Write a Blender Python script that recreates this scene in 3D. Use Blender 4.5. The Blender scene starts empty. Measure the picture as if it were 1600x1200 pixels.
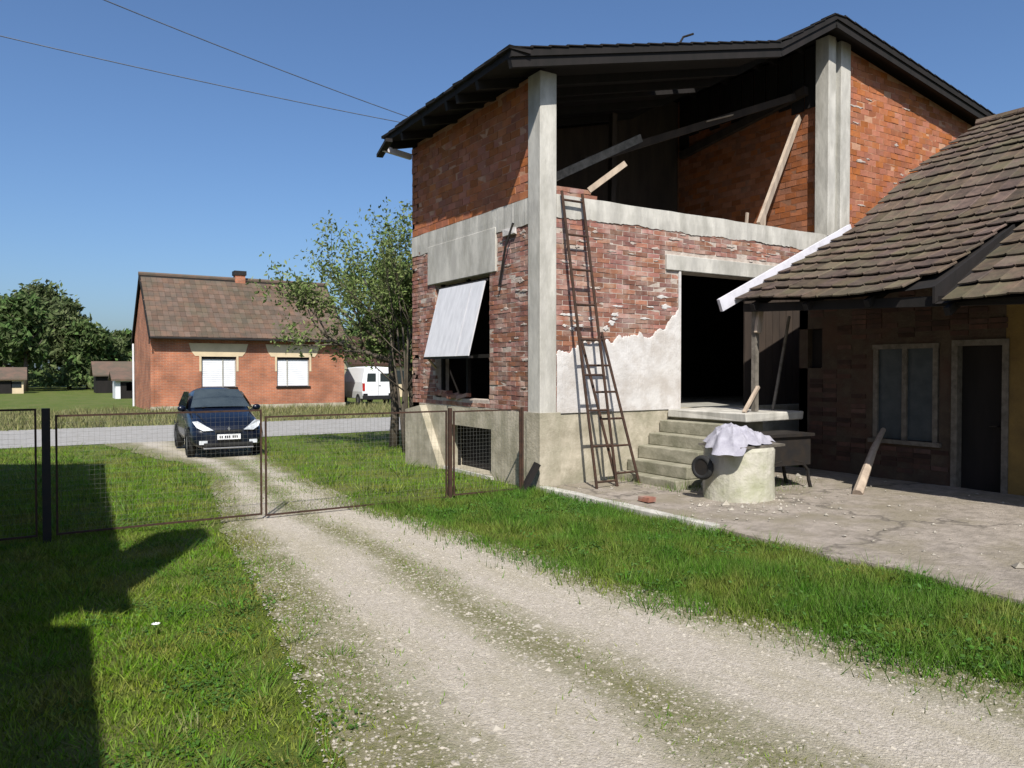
import bpy, math, random
import numpy as np
from mathutils import Vector, Matrix
R = math.radians
random.seed(7); rng = np.random.default_rng(7)
SC = bpy.context.scene
COL = SC.collection

# ------------------------------------------------------------------ camera
# x runs along the front of the unfinished house, y along its left side, origin at its near corner on the ground
CAM = Vector((-6.20, -9.05, 1.75))
FWD = Vector((0.534, 0.846, 0)); RGT = Vector((0.846, -0.533, 0))
cam_d = bpy.data.cameras.new('camera'); cam = bpy.data.objects.new('camera', cam_d); COL.objects.link(cam)
cam_d.sensor_width = 36; cam_d.lens = 36*1190/1600; cam_d.clip_start = .05; cam_d.clip_end = 4000
cam.location = CAM
cam.rotation_euler = (R(90-1.06), 0, -math.atan2(0.534, 0.846))
SC.camera = cam
# ------------------------------------------------------------------ sky, sun, exposure
SUN_EL = R(47); SDX, SDY = .48, .877            # horizontal travel of the light
w = bpy.data.worlds.new('World'); SC.world = w; w.use_nodes = True
nt = w.node_tree; bg = nt.nodes['Background']
sky = nt.nodes.new('ShaderNodeTexSky'); sky.sky_type = 'NISHITA'; sky.sun_disc = False
sky.sun_elevation = SUN_EL; sky.sun_rotation = math.atan2(-SDX, -SDY) % (2*math.pi)
sky.air_density = 1.0; sky.dust_density = 2; sky.ozone_density = 8.5; sky.altitude = 100
nt.links.new(sky.outputs[0], bg.inputs[0]); bg.inputs[1].default_value = .096
sun_d = bpy.data.lights.new('sun', 'SUN'); sun = bpy.data.objects.new('sun', sun_d); COL.objects.link(sun)
sun_d.energy = 5.0; sun_d.angle = R(.5); sun_d.color = (1, .955, .88)
sun.rotation_euler = Vector((SDX*math.cos(SUN_EL), SDY*math.cos(SUN_EL), -math.sin(SUN_EL))).to_track_quat('-Z', 'Y').to_euler()
sun.location = (-20, -25, 30)
vs = SC.view_settings; vs.view_transform = 'Standard'; vs.look = 'None'; vs.gamma = 1; vs.exposure = .5; vs.use_curve_mapping = False
SC.cycles.max_bounces = 5; SC.cycles.diffuse_bounces = 2

# ------------------------------------------------------------------ materials
M = {}
def mat(name, a, b=None, rough=.85, scale=6., detail=6, bump=.0, bscale=None, rand=None, rv=.35, c=None, cscale=1.2, cfac=.5, metal=0, trans=0, lo=.35, hi=.65, stretch=None, rh=0, spec=.3, cstretch=None, wear=None, cracks=0):
    """colour a mottled with b by noise, large patches of c, per-piece variation rv ('object' or 'island'), bump"""
    m = bpy.data.materials.new(name); m.use_nodes = True; M[name] = m
    n = m.node_tree.nodes; L = m.node_tree.links; p = n['Principled BSDF']
    p.inputs['Roughness'].default_value = rough; p.inputs['Metallic'].default_value = metal
    p.inputs['Specular IOR Level'].default_value = spec
    geo = n.new('ShaderNodeNewGeometry'); pos = geo.outputs['Position']
    if stretch:
        mp = n.new('ShaderNodeMapping'); mp.inputs['Scale'].default_value = stretch; L.new(pos, mp.inputs[0]); pos = mp.outputs[0]
    def noise(s, d=detail, st=None):
        pv = pos
        if st:
            mp2 = n.new('ShaderNodeMapping'); mp2.inputs['Scale'].default_value = st; L.new(pos, mp2.inputs[0]); pv = mp2.outputs[0]
        t = n.new('ShaderNodeTexNoise'); t.inputs['Scale'].default_value = s; t.inputs['Detail'].default_value = d
        t.inputs['Roughness'].default_value = .62; L.new(pv, t.inputs['Vector']); return t.outputs[0]
    def ramp(src, lo, hi):
        r = n.new('ShaderNodeMapRange'); r.inputs[1].default_value = lo; r.inputs[2].default_value = hi; r.clamp = True
        L.new(src, r.inputs[0]); return r.outputs[0]
    def mix(f, x, y, mode='MIX'):
        k = n.new('ShaderNodeMix'); k.data_type = 'RGBA'; k.blend_type = mode
        if isinstance(f, float): k.inputs[0].default_value = f
        else: L.new(f, k.inputs[0])
        for s, v in ((6, x), (7, y)):
            if isinstance(v, tuple): k.inputs[s].default_value = (*v, 1)
            else: L.new(v, k.inputs[s])
        return k.outputs[2]
    b = b or tuple(x*.7 for x in a)
    col = mix(ramp(noise(scale), lo, hi), a, b)
    if c:
        r = ramp(noise(cscale, 5, cstretch), .45, .62)
        mu = n.new('ShaderNodeMath'); mu.operation = 'MULTIPLY'; mu.inputs[1].default_value = cfac; L.new(r, mu.inputs[0])
        col = mix(mu.outputs[0], col, c)
    if wear:
        at = n.new('ShaderNodeAttribute'); at.attribute_name = 'wear'
        ad = n.new('ShaderNodeMath'); ad.operation = 'MULTIPLY_ADD'; ad.inputs[1].default_value = .9; L.new(noise(3.2, 7, (1, .35, 1)), ad.inputs[0]); ad.inputs[2].default_value = -.45
        sm = n.new('ShaderNodeMath'); L.new(ad.outputs[0], sm.inputs[0]); L.new(at.outputs['Fac'], sm.inputs[1])
        col = mix(ramp(sm.outputs[0], .15, .75), mix(ramp(noise(22, 6), .38, .62), wear[0], wear[1]), col)
    if cracks:
        wv = n.new('ShaderNodeTexVoronoi'); wv.feature = 'DISTANCE_TO_EDGE'; wv.inputs['Scale'].default_value = cracks
        dn = n.new('ShaderNodeTexNoise'); dn.inputs['Scale'].default_value = 3; dn.inputs['Detail'].default_value = 6; L.new(pos, dn.inputs[0])
        va = n.new('ShaderNodeVectorMath'); va.operation = 'MULTIPLY_ADD'; va.inputs[1].default_value = (.7, .7, .7); L.new(dn.outputs['Color'], va.inputs[0]); L.new(pos, va.inputs[2]); L.new(va.outputs[0], wv.inputs['Vector'])
        col = mix(ramp(wv.outputs['Distance'], .0, .014), tuple(x*.62 for x in b), col)
    if rand:
        src = geo.outputs['Random Per Island'] if rand == 'island' else n.new('ShaderNodeObjectInfo').outputs['Random']
        hsv = n.new('ShaderNodeHueSaturation'); L.new(col, hsv.inputs['Color'])
        r = n.new('ShaderNodeMapRange'); r.inputs[3].default_value = 1-rv; r.inputs[4].default_value = 1+rv; L.new(src, r.inputs[0]); L.new(r.outputs[0], hsv.inputs['Value'])
        wn = n.new('ShaderNodeTexWhiteNoise'); wn.noise_dimensions = '1D'; L.new(src, wn.inputs['W'])
        r2 = n.new('ShaderNodeMapRange'); r2.inputs[3].default_value = .88; r2.inputs[4].default_value = 1.08; L.new(wn.outputs[0], r2.inputs[0]); L.new(r2.outputs[0], hsv.inputs['Saturation'])
        if rh:
            r3 = n.new('ShaderNodeMapRange'); r3.inputs[3].default_value = .5-rh; r3.inputs[4].default_value = .5+rh; L.new(wn.outputs[0], r3.inputs[0]); L.new(r3.outputs[0], hsv.inputs['Hue'])
        col = hsv.outputs[0]
    L.new(col, p.inputs['Base Color'])
    if bump:
        bn = n.new('ShaderNodeBump'); bn.inputs['Strength'].default_value = 1; bn.inputs['Distance'].default_value = bump
        L.new(noise(bscale or scale*3, 8), bn.inputs['Height']); L.new(bn.outputs[0], p.inputs['Normal'])
    if trans:
        t = n.new('ShaderNodeBsdfTranslucent'); L.new(col, t.inputs[0]); ms = n.new('ShaderNodeMixShader'); ms.inputs[0].default_value = trans
        out = n['Material Output']; L.new(p.outputs[0], ms.inputs[1]); L.new(t.outputs[0], ms.inputs[2]); L.new(ms.outputs[0], out.inputs[0])
    return m
mat('soil', (.060, .095, .009), (.095, .12, .018), scale=5, bump=.03, bscale=40, c=(.15, .14, .05), cscale=.9, cfac=.45)
mat('field', (.09, .11, .035), (.15, .15, .07), scale=1.2, bump=.03, bscale=8)
mat('grass', (.095, .20, .006), (.145, .235, .012), scale=2.2, rand='island', rv=.45, rh=.02, trans=.30, c=(.23, .20, .045), cscale=1.1, cfac=.7, rough=.7)
mat('grass_lush', (.060, .150, .010), (.10, .18, .018), scale=2.2, rand='island', rv=.45, rh=.02, trans=.30, c=(.19, .195, .035), cscale=1.3, cfac=.6, rough=.7)
mat('clover', (.040, .115, .012), (.065, .14, .02), scale=3, rand='island', rv=.4, trans=.25)
mat('dry_grass', (.24, .21, .10), (.15, .17, .06), scale=3, rand='island', rv=.4, trans=.25)
mat('gravel', (.49, .44, .375), (.35, .31, .25), scale=34, bump=.02, bscale=70, c=(.33, .295, .20), cscale=2.2, cfac=.5, cstretch=(1, .3, 1), wear=((.24, .215, .14), (.14, .14, .055)))
mat('pebble', (.33, .30, .255), (.26, .235, .19), scale=20, rand='island', rv=.26)
mat('road_gravel', (.31, .30, .285), (.24, .23, .21), scale=5, bump=.01, bscale=40)
mat('apron', (.30, .26, .22), (.19, .165, .135), scale=7, bump=.02, bscale=24, c=(.19, .165, .115), cscale=1.5, cfac=.7, detail=12, lo=.38, hi=.66, cracks=.3)
mat('concrete', (.36, .35, .31), (.27, .265, .235), scale=3, bump=.006, bscale=22, detail=9, c=(.22, .215, .185), cscale=2.2, cfac=.45)
mat('concrete_pale', (.50, .48, .43), (.36, .345, .31), scale=4, bump=.006, bscale=25, detail=10, stretch=(1, 1, .35), lo=.38, hi=.62, c=(.25, .24, .205), cscale=3.0, cfac=.55)
mat('render_cream', (.43, .385, .30), (.28, .25, .185), scale=3.2, bump=.010, bscale=18, detail=12, lo=.4, hi=.62, c=(.23, .215, .15), cscale=2.2, cfac=.6)
mat('well_concrete', (.50, .47, .41), (.34, .33, .25), scale=2.6, bump=.012, bscale=20, detail=10, c=(.24, .26, .13), cscale=2.0, cfac=.5)
mat('step_concrete', (.30, .28, .215), (.19, .18, .13), scale=4, bump=.01, bscale=16, detail=9, c=(.12, .12, .075), cscale=3, cfac=.55)
mat('plaster', (.54, .52, .50), (.43, .405, .38), scale=3.5, bump=.010, bscale=14, detail=9, lo=.42, hi=.66, c=(.37, .33, .29), cscale=2.4, cfac=.5)
mat('mortar_pale', (.46, .40, .35), (.33, .27, .23), scale=9, bump=.01, bscale=30)
mat('mortar', (.48, .42, .365), (.33, .27, .225), scale=8, bump=.01, bscale=40)
for nm, rd in (('brick_one', 'object'), ('brick_mass', 'island')):
    mat(nm, (.26, .108, .072), (.19, .085, .062), scale=7, rand=rd, rv=.36, rh=.012, bump=.004, bscale=35, c=(.36, .28, .235), cscale=3.4, cfac=.55)
for nm, rd in (('block_one', 'object'), ('block_mass', 'island')):
    mat(nm, (.34, .108, .044), (.25, .085, .038), scale=5, rand=rd, rv=.20, rh=.006, c=(.40, .18, .085), cscale=2.2, cfac=.28, bump=.005, bscale=30)
mat('brick_dark', (.075, .038, .028), (.045, .026, .02), scale=7, rand='island', rv=.5)  # very dark brown brick for the old wall, tone varying per piece
mat('dull_mass', (.29, .10, .04), (.21, .075, .032), scale=5, rand='island', rv=.25, bump=.004, bscale=30)  # attic partition brick and its mortar, darkened to stand in for shade
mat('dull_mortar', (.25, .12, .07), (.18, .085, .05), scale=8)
mat('block_mortar', (.46, .26, .165), (.33, .17, .10), scale=8)
for nm, rd in (('tile_one', 'object'), ('tile_mass', 'island')):
    mat(nm, (.112, .076, .054), (.058, .041, .031), scale=7, rand=rd, rv=.30, rh=.015, bump=.006, bscale=30, c=(.095, .085, .050), cscale=1.7, cfac=.6)
mat('tile_far', (.128, .078, .054), (.080, .062, .046), scale=2, rand='island', rv=.2, c=(.085, .075, .048), cscale=.5, cfac=.5)
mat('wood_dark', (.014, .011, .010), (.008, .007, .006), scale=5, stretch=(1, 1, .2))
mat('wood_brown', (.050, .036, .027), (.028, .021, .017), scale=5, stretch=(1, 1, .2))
mat('wood_pale', (.42, .34, .26), (.28, .22, .17), scale=8, stretch=(1, 1, .3))
mat('wood_grey', (.17, .15, .125), (.09, .08, .065), scale=9, bump=.006, bscale=30)
mat('white_board', (.56, .55, .59), (.42, .41, .44), scale=6, lo=.45, hi=.8)
mat('rust', (.060, .030, .018), (.03, .018, .013), scale=14, rough=.8)
mat('iron_dark', (.013, .012, .012), (.022, .017, .013), scale=9, rough=.6)
mat('wire', (.15, .15, .13), rough=.6, metal=0)
mat('cable', (.10, .12, .16), rough=.7)
mat('shutter_panel', (.58, .58, .60), (.47, .47, .49), scale=3, stretch=(4, 4, .5), rough=.5)
mat('white_paint', (.66, .67, .69), (.58, .59, .61), scale=2, rough=.5)
mat('cream_plaster', (.58, .47, .31), (.48, .39, .26), scale=2)
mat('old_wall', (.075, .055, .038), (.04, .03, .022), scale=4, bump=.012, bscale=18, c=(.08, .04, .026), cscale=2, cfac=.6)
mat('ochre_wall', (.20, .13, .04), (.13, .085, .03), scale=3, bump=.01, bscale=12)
mat('cloth', (.36, .35, .39), (.26, .25, .29), scale=9, bump=.006, bscale=60, rough=.9)
mat('bark', (.10, .082, .06), (.055, .045, .035), scale=12, bump=.01, bscale=30, stretch=(1, 1, .3))
mat('leaf', (.13, .185, .05), (.19, .23, .08), scale=1.5, rand='island', rv=.45, rh=.02, trans=.35)
mat('leaf_far', (.062, .10, .028), (.09, .125, .038), scale=.3, rand='island', rv=.5, rh=.025, trans=.25)
mat('leaf_far_light', (.085, .115, .042), (.11, .135, .05), scale=.3, rand='island', rv=.45, rh=.02, trans=.25)
mat('car_paint', (.0035, .006, .015), (.0035, .006, .015), rough=.28, spec=.35); M['car_paint'].node_tree.nodes['Principled BSDF'].inputs['Coat Weight'].default_value = .35
mat('van_paint', (.80, .81, .82), (.78, .79, .80), rough=.3)
mat('dark_glass', (.015, .02, .028), (.02, .025, .03), rough=.06, spec=.8)
mat('screen_glass', (.045, .058, .064), (.03, .04, .046), scale=3, rough=.05, spec=1.0)
mat('lamp_glass', (.62, .65, .68), (.45, .48, .52), scale=20, rough=.12, spec=.7)
mat('red_glass', (.4, .02, .015), (.3, .015, .01), rough=.2)
mat('black_plastic', (.012, .012, .013), (.016, .016, .016), rough=.55)
mat('tyre', (.014, .014, .014), (.02, .02, .02), rough=.8)
mat('alloy', (.35, .35, .36), (.3, .3, .31), rough=.35, metal=.7)
mat('plate_white', (.75, .76, .78), (.72, .73, .74), rough=.4)
mat('window_pane', (.03, .04, .045), (.05, .06, .065), rough=.5, spec=.3)
mat('petal', (.85, .85, .82), (.8, .8, .78))
# brick for the far house, where single bricks are about 3 pixels high
def far_brick():
    m = bpy.data.materials.new('far_brick'); m.use_nodes = True; M['far_brick'] = m
    n = m.node_tree.nodes; L = m.node_tree.links; p = n['Principled BSDF']; p.inputs['Roughness'].default_value = .9
    g = n.new('ShaderNodeNewGeometry'); sx = n.new('ShaderNodeSeparateXYZ'); L.new(g.outputs['Position'], sx.inputs[0])
    ad = n.new('ShaderNodeMath'); L.new(sx.outputs[0], ad.inputs[0]); L.new(sx.outputs[1], ad.inputs[1])
    cb = n.new('ShaderNodeCombineXYZ'); L.new(ad.outputs[0], cb.inputs[0]); L.new(sx.outputs[2], cb.inputs[1])
    bt = n.new('ShaderNodeTexBrick'); L.new(cb.outputs[0], bt.inputs[0]); bt.inputs['Scale'].default_value = 1
    bt.inputs['Brick Width'].default_value = .26; bt.inputs['Row Height'].default_value = .075; bt.inputs['Mortar Size'].default_value = .009
    bt.inputs['Color1'].default_value = (.40, .135, .062, 1); bt.inputs['Color2'].default_value = (.30, .11, .06, 1); bt.inputs['Mortar'].default_value = (.36, .22, .15, 1)
    no = n.new('ShaderNodeTexNoise'); no.inputs['Scale'].default_value = 1.3; no.inputs['Detail'].default_value = 7; L.new(g.outputs['Position'], no.inputs[0])
    mr = n.new('ShaderNodeMapRange'); mr.inputs[1].default_value = .35; mr.inputs[2].default_value = .65; mr.inputs[3].default_value = .72; mr.inputs[4].default_value = 1.2; L.new(no.outputs[0], mr.inputs[0])
    h = n.new('ShaderNodeHueSaturation'); L.new(bt.outputs[0], h.inputs['Color']); L.new(mr.outputs[0], h.inputs['Value']); L.new(h.outputs[0], p.inputs['Base Color'])
    bp = n.new('ShaderNodeBump'); bp.inputs['Distance'].default_value = .01; bp.invert = True; L.new(bt.outputs['Fac'], bp.inputs['Height']); L.new(bp.outputs[0], p.inputs['Normal'])
far_brick()

# ------------------------------------------------------------------ helpers
def link(name, me, m=None, parent=None):
    o = bpy.data.objects.new(name, me); COL.objects.link(o)
    if m: me.materials.append(M[m])
    if parent: o.parent = parent
    return o
def tag(o, label=None, cat=None, group=None, kind=None):
    for k, v in (('label', label), ('category', cat), ('group', group), ('kind', kind)):
        if v: o[k] = v
    return o
def empty(name, loc=(0, 0, 0), rz=0, label=None, cat=None, group=None):
    o = bpy.data.objects.new(name, None); COL.objects.link(o); o.location = loc; o.rotation_euler = (0, 0, rz); o.empty_display_size = .2
    return tag(o, label, cat, group)
def np_mesh(name, V, F):
    """V (n,3); F (m,k) with k = 3 or 4"""
    V = np.asarray(V, dtype=np.float32); F = np.asarray(F, dtype=np.int32); k = F.shape[1]
    me = bpy.data.meshes.new(name); me.vertices.add(len(V)); me.vertices.foreach_set('co', V.ravel())
    me.loops.add(F.size); me.loops.foreach_set('vertex_index', F.ravel())
    me.polygons.add(len(F)); me.polygons.foreach_set('loop_start', np.arange(0, F.size, k, dtype=np.int32))
    me.polygons.foreach_set('loop_total', np.full(len(F), k, dtype=np.int32)); me.polygons.foreach_set('use_smooth', np.zeros(len(F), dtype=bool)); me.update(calc_edges=True); return me
class MB:
    def __init__(s): s.v = []; s.f = []
    def add(s, vs, fs):
        b = len(s.v); s.v += [tuple(x) for x in vs]; s.f += [[i+b for i in f] for f in fs]; return s
    def box(s, x0, x1, y0, y1, z0, z1, j=0):
        vs = [(x, y, z) for z in (z0, z1) for y in (y0, y1) for x in (x0, x1)]
        if j: vs = [tuple(c+random.uniform(-j, j) for c in v) for v in vs]
        return s.add(vs, [(0, 2, 3, 1), (4, 5, 7, 6), (0, 1, 5, 4), (2, 6, 7, 3), (0, 4, 6, 2), (1, 3, 7, 5)])
    def bar(s, a, b, w, h=None, up=(0, 0, 1)):
        """rectangular bar from a to b"""
        a, b = Vector(a), Vector(b); d = (b-a).normalized(); upv = Vector(up)
        if abs(d.dot(upv)) > .98: upv = Vector((0, 1, 0))
        sx = d.cross(upv).normalized(); sy = sx.cross(d); h = h or w
        vs = [p+sx*i*w/2+sy*k*h/2 for p in (a, b) for i, k in ((-1, -1), (1, -1), (1, 1), (-1, 1))]
        return s.add(vs, [(0, 1, 2, 3), (7, 6, 5, 4), (0, 4, 5, 1), (1, 5, 6, 2), (2, 6, 7, 3), (3, 7, 4, 0)])
    def tube(s, pts, rad, n=6, cap=True):
        pts = [Vector(p) for p in pts]; rad = rad if isinstance(rad, (list, tuple)) else [rad]*len(pts)
        b0 = len(s.v)
        for i, p in enumerate(pts):
            d = (pts[min(i+1, len(pts)-1)]-pts[max(i-1, 0)]).normalized()
            u = d.cross(Vector((.13, .27, .95)) if abs(d.z) < .9 else Vector((1, 0, 0))).normalized(); vv = d.cross(u)
            for k in range(n):
                t = 2*math.pi*k/n; s.v.append(tuple(p+u*math.cos(t)*rad[i]+vv*math.sin(t)*rad[i]))
        for i in range(len(pts)-1):
            for k in range(n):
                a = b0+i*n+k; c = b0+i*n+(k+1) % n; s.f.append([a, c, c+n, a+n])
        if cap:
            s.f.append([b0+k for k in range(n)][::-1]); s.f.append([b0+(len(pts)-1)*n+k for k in range(n)])
        return s
    def prism(s, poly, axis, a, b):
        """polygon of 2-D points extruded along axis 0/1/2 from a to b"""
        def mk(p, t): return {0: (t, p[0], p[1]), 1: (p[0], t, p[1]), 2: (p[0], p[1], t)}[axis]
        n = len(poly); vs = [mk(p, a) for p in poly]+[mk(p, b) for p in poly]
        return s.add(vs, [list(range(n)), list(range(2*n-1, n-1, -1))]+[(i, i+n, (i+1) % n+n, (i+1) % n) for i in range(n)])
    def build(s, name, m, parent=None, smooth=False, bevel=0):
        me = bpy.data.meshes.new(name); me.from_pydata(s.v, [], s.f); me.validate(); me.update()
        import bmesh
        bm = bmesh.new(); bm.from_mesh(me); bmesh.ops.recalc_face_normals(bm, faces=bm.faces); bm.to_mesh(me); bm.free()
        if smooth: me.polygons.foreach_set('use_smooth', [True]*len(me.polygons))
        o = link(name, me, m, parent)
        if bevel:
            md = o.modifiers.new('bevel', 'BEVEL'); md.width = bevel; md.segments = 2; md.limit_method = 'ANGLE'
        return o
def boxo(name, m, parent, *a, j=0, bevel=0): return MB().box(*a, j=j).build(name, m, parent, bevel=bevel)
BOXF = np.array([(0, 2, 3, 1), (4, 5, 7, 6), (0, 1, 5, 4), (2, 6, 7, 3), (0, 4, 6, 2), (1, 3, 7, 5)])
BOXV = np.array([(x, y, z) for z in (-.5, .5) for y in (-.5, .5) for x in (-.5, .5)])
def depth(p): return (Vector(p)-CAM).dot(FWD)
def hgt(v):
    """height of the ground: level round the houses, falling a little to the road"""
    pts = ((-1e4, 0), (3, 0), (10, -.3), (24, -.3), (28, -.15), (1e4, -.15))
    for (a, ha), (b, hb) in zip(pts, pts[1:]):
        if v <= b: return ha+(hb-ha)*(v-a)/(b-a)
def nz(x, y, s=1.): return (math.sin(x*1.7*s+y*.9*s)+math.sin(x*.6*s-y*2.1*s+1.3)+math.sin(x*3.3*s+2.)*.5)/2.5

# ------------------------------------------------------------------ ground, driveway, road, apron
xs = [-2500, -600, -150, -60, -30, -14, -8, -4, 0, 4, 10, 20, 40, 90, 250, 800, 2500]
ys = [-800, -60, -20, -9, -3, 3, 10, 14, 24, 28, 40, 70, 150, 400, 1200, 3000]
V = [(x, y, hgt(y)) for y in ys for x in xs]; nx = len(xs)
F = [(j*nx+i, j*nx+i+1, (j+1)*nx+i+1, (j+1)*nx+i) for j in range(len(ys)-1) for i in range(nx-1)]
tag(link('ground', np_mesh('ground', V, F), 'soil'), kind='structure')
def strip(name, m, rows, dz, wob=.0, seg=16, kind='structure'):
    """ribbon between left and right edge points given per row (y, x0, x1), with ragged edges"""
    ysb = [3, 10, 24, 28]; rr = []
    for (y0, a0, b0), (y1, a1, b1) in zip(rows, rows[1:]):
        n = max(1, int(abs(y1-y0)/.09))
        for k in range(n):
            t = k/n; rr.append((y0+(y1-y0)*t, a0+(a1-a0)*t, b0+(b1-b0)*t))
    rr.append(rows[-1]); vs = []; fs = []
    for y, a, b in rr:
        a += wob*(nz(y*3, 1)+.8*random.uniform(-1, 1)); b += wob*(nz(y*3, 7)+.8*random.uniform(-1, 1))
        for k in range(seg+1): vs.append((a+(b-a)*k/seg, y, hgt(y)+dz))
    for i in range(len(rr)-1):
        for k in range(seg): q = i*(seg+1)+k; fs.append((q, q+1, q+seg+2, q+seg+1))
    me = np_mesh(name, vs, fs); f = np.tile(np.arange(seg+1)/seg, len(rr)); yv = np.repeat([p[0] for p in rr], seg+1)
    wr = np.maximum(np.exp(-((f-.30)/.14)**2), np.exp(-((f-.72)/.16)**2))*np.interp(yv, [0, 4], [1, .75])
    me.attributes.new('wear', 'FLOAT', 'POINT').data.foreach_set('value', wr.astype(np.float32))
    return tag(link(name, me, m), kind=kind)
DRIVE = [(-14, -5.6, -.9), (-9, -5.4, -1.35), (-7.03, -5.2, -1.6), (-5.98, -5.08, -1.8), (-4.5, -4.87, -2.1), (-2.9, -4.66, -2.2), (-1.1, -4.5, -2.35), (.1, -4.35, -2.6), (2.7, -3.95, -2.5), (5.5, -3.6, -2.1), (8.4, -3.5, -1.7), (14.9, -4.6, -.4)]
def drive_at(y):
    for (y0, a0, b0), (y1, a1, b1) in zip(DRIVE, DRIVE[1:]):
        if y0 <= y <= y1: t = (y-y0)/(y1-y0); return a0+(a1-a0)*t, b0+(b1-b0)*t
    return 9, -9
strip('driveway', 'gravel', DRIVE, .010, .05)
ro = MB()
for a, b in ((14.6, 21.6),):
    n = 90
    for i in range(n):
        x0, x1 = -90+i*2, -88+i*2
        e = lambda x, s: .18*nz(x, s)
        ro.add([(x0, a+e(x0, 1), -.288), (x1, a+e(x1, 1), -.288), (x1, b+e(x1, 4), -.288), (x0, b+e(x0, 4), -.288)], [(0, 1, 2, 3)])
tag(ro.build('road', 'road_gravel'), kind='structure')
# worn concrete apron in front of the steps, its edge lifted a little above the lawn
ap = MB(); yy = [-.05-i*.25 for i in range(37)]; n = 22
def apron_z(x, y): return .055+.016*x+.010*nz(x*1.3, y*1.1)+.006*nz(x*4, y*3.7)
for i, y in enumerate(yy):
    e0 = -.05+.05*nz(y*2.2, 3)+.03*random.uniform(-1, 1)
    for k in range(n+1):
        x = e0+(4.58-e0)*k/n; ap.v.append((x, y, apron_z(x, y)))
for i in range(len(yy)-1):
    for k in range(n): q = i*(n+1)+k; ap.f.append([q, q+1, q+n+2, q+n+1])
b0 = len(ap.v)
for i in range(len(yy)): p = ap.v[i*(n+1)]; ap.v.append((p[0]-.01, p[1], -.02))
for i in range(len(yy)-1): ap.f.append([b0+i, b0+i+1, (i+1)*(n+1), i*(n+1)])
tag(ap.build('concrete_apron', 'apron'), kind='structure')
random.seed(11)
kb = MB()
y = -.1
while y > -2.9:
    l = random.uniform(.5, .95); kb.box(-.12, .02, y-l, y-.015, -.02, .10, j=.008); y -= l
tag(kb.build('kerb', 'concrete_pale', bevel=.01), kind='structure')

# ------------------------------------------------------------------ unfinished house
H = empty('unfinished_house', (0, 0, 0), 0, 'tall unfinished brick house with open upper storey and dark overhanging roof', 'house')
DPT, LEN = 4.34, 13.0
PROF = [(-.75, 6.03), (4.75, 7.37), (6.27, 8.24), (13.6, 7.12)]
def prof(u):
    for (a, za), (b, zb) in zip(PROF, PROF[1:]):
        if u <= b or b == PROF[-1][0]: return za+(zb-za)*(u-a)/(b-a)
# plinth
pl = MB()
pl.box(.02, LEN, .0, .3, -.3, 1.12)                                  # under the front
pl.box(0, .3, .3, 1.40, -.3, 1.12)
pl.box(0, .3, 2.90, DPT, -.3, 1.12)
pl.box(0, .3, 1.40, 2.90, -.3, .06); pl.box(0, .3, 1.40, 2.90, .80, 1.12)
pl.box(-.05, .32, -.05, .30, -.1, 1.13)
pl.build('plinth', 'render_cream', H)
MB().prism([(DPT+.05, -.2), (DPT+.05, 1.0), (3.75, 1.1), (3.0, .06), (3.0, -.2)], 0, -.14, -.002).build('plinth_buttress', 'render_cream', H)
MB().box(-.05, .2, 1.32, 2.98, -.01, .052).build('basement_sill', 'concrete_pale', H)
fr = MB()
for y in (1.43, 2.87): fr.box(.2, .24, y-.025, y+.025, .06, .8)
fr.box(.205, .235, 1.40, 2.90, .76, .8); fr.build('basement_window_frame', 'wood_dark', H)
MB().box(.285, .29, 1.40, 2.90, .06, .8).build('basement_dark_sheet', 'wood_dark', H)  # dark sheet standing in for the unlit basement behind the frame
# masonry cores (the mortar), ground storey
WB, WT = 1.12, 4.02
fw = MB(); D0, D1, DH = 2.745, 6.3, 3.35
fw.box(.26, D0, .0, .28, WB, WT); fw.box(D1, LEN, 0, .28, WB, WT); fw.box(D0, D1, 0, .28, DH, WT)
fw.build('front_wall', 'mortar', H)
lw = MB(); W0, W1, WZ0, WZ1 = 1.44, 3.38, 1.26, 3.30
lw.box(0, .28, .27, W0, WB, WT); lw.box(0, .28, W1, DPT, WB, WT); lw.box(0, .28, W0, W1, WB, WZ0); lw.box(0, .28, W0, W1, WZ1, WT)
lw.build('side_wall', 'mortar', H)
MB().box(.0, LEN, DPT-.28, DPT-.002, -.3, 5.4).build('rear_wall', 'wood_dark', H)  # near-black wood colour put on to stand in for interior shade
MB().box(LEN-.28, LEN-.002, .28, DPT-.28, -.3, 7.0).build('end_wall', 'block_mortar', H)
MB().box(.3, LEN-.3, .29, DPT-.3, .95, 1.10).build('ground_floor_slab', 'concrete', H)
MB().box(.05, LEN-.3, .05, DPT-.05, 4.03, 4.20).build('upper_floor_slab', 'concrete', H)
# ring beams and lintels
def beam(name, axis, a, b, front, back, z0, z1, jz, n):
    """cast beam with a wavy formwork face and ragged lower edge"""
    q = MB()
    for i in range(n+1):
        t = a+(b-a)*i/n; f = front+.006*nz(t*2.3, 5)+random.uniform(-.002, .002); lo = z0+jz*nz(t*4.1, 2)+random.uniform(-jz, jz)*.4; hi = z1+.008*nz(t*3, 9)
        for d, z in ((f, lo), (f-.004, (lo+hi)/2), (f, hi), (back, hi), (back, lo)): q.v.append((t, d, z) if axis == 0 else (d, t, z))
    for i in range(n):
        for k in range(5): q.f.append([i*5+k, i*5+(k+1) % 5, (i+1)*5+(k+1) % 5, (i+1)*5+k])
    q.f.append([0, 1, 2, 3, 4]); q.f.append([n*5+k for k in (4, 3, 2, 1, 0)]); return q.build(name, 'concrete_pale', H)
beam('front_ring_beam', 0, .262, 6.535, -.016, .22, 3.985, 4.30, .025, 150)
beam('side_ring_beam', 1, .29, DPT, -.016, .22, 3.90, 4.27, .02, 100)
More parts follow.
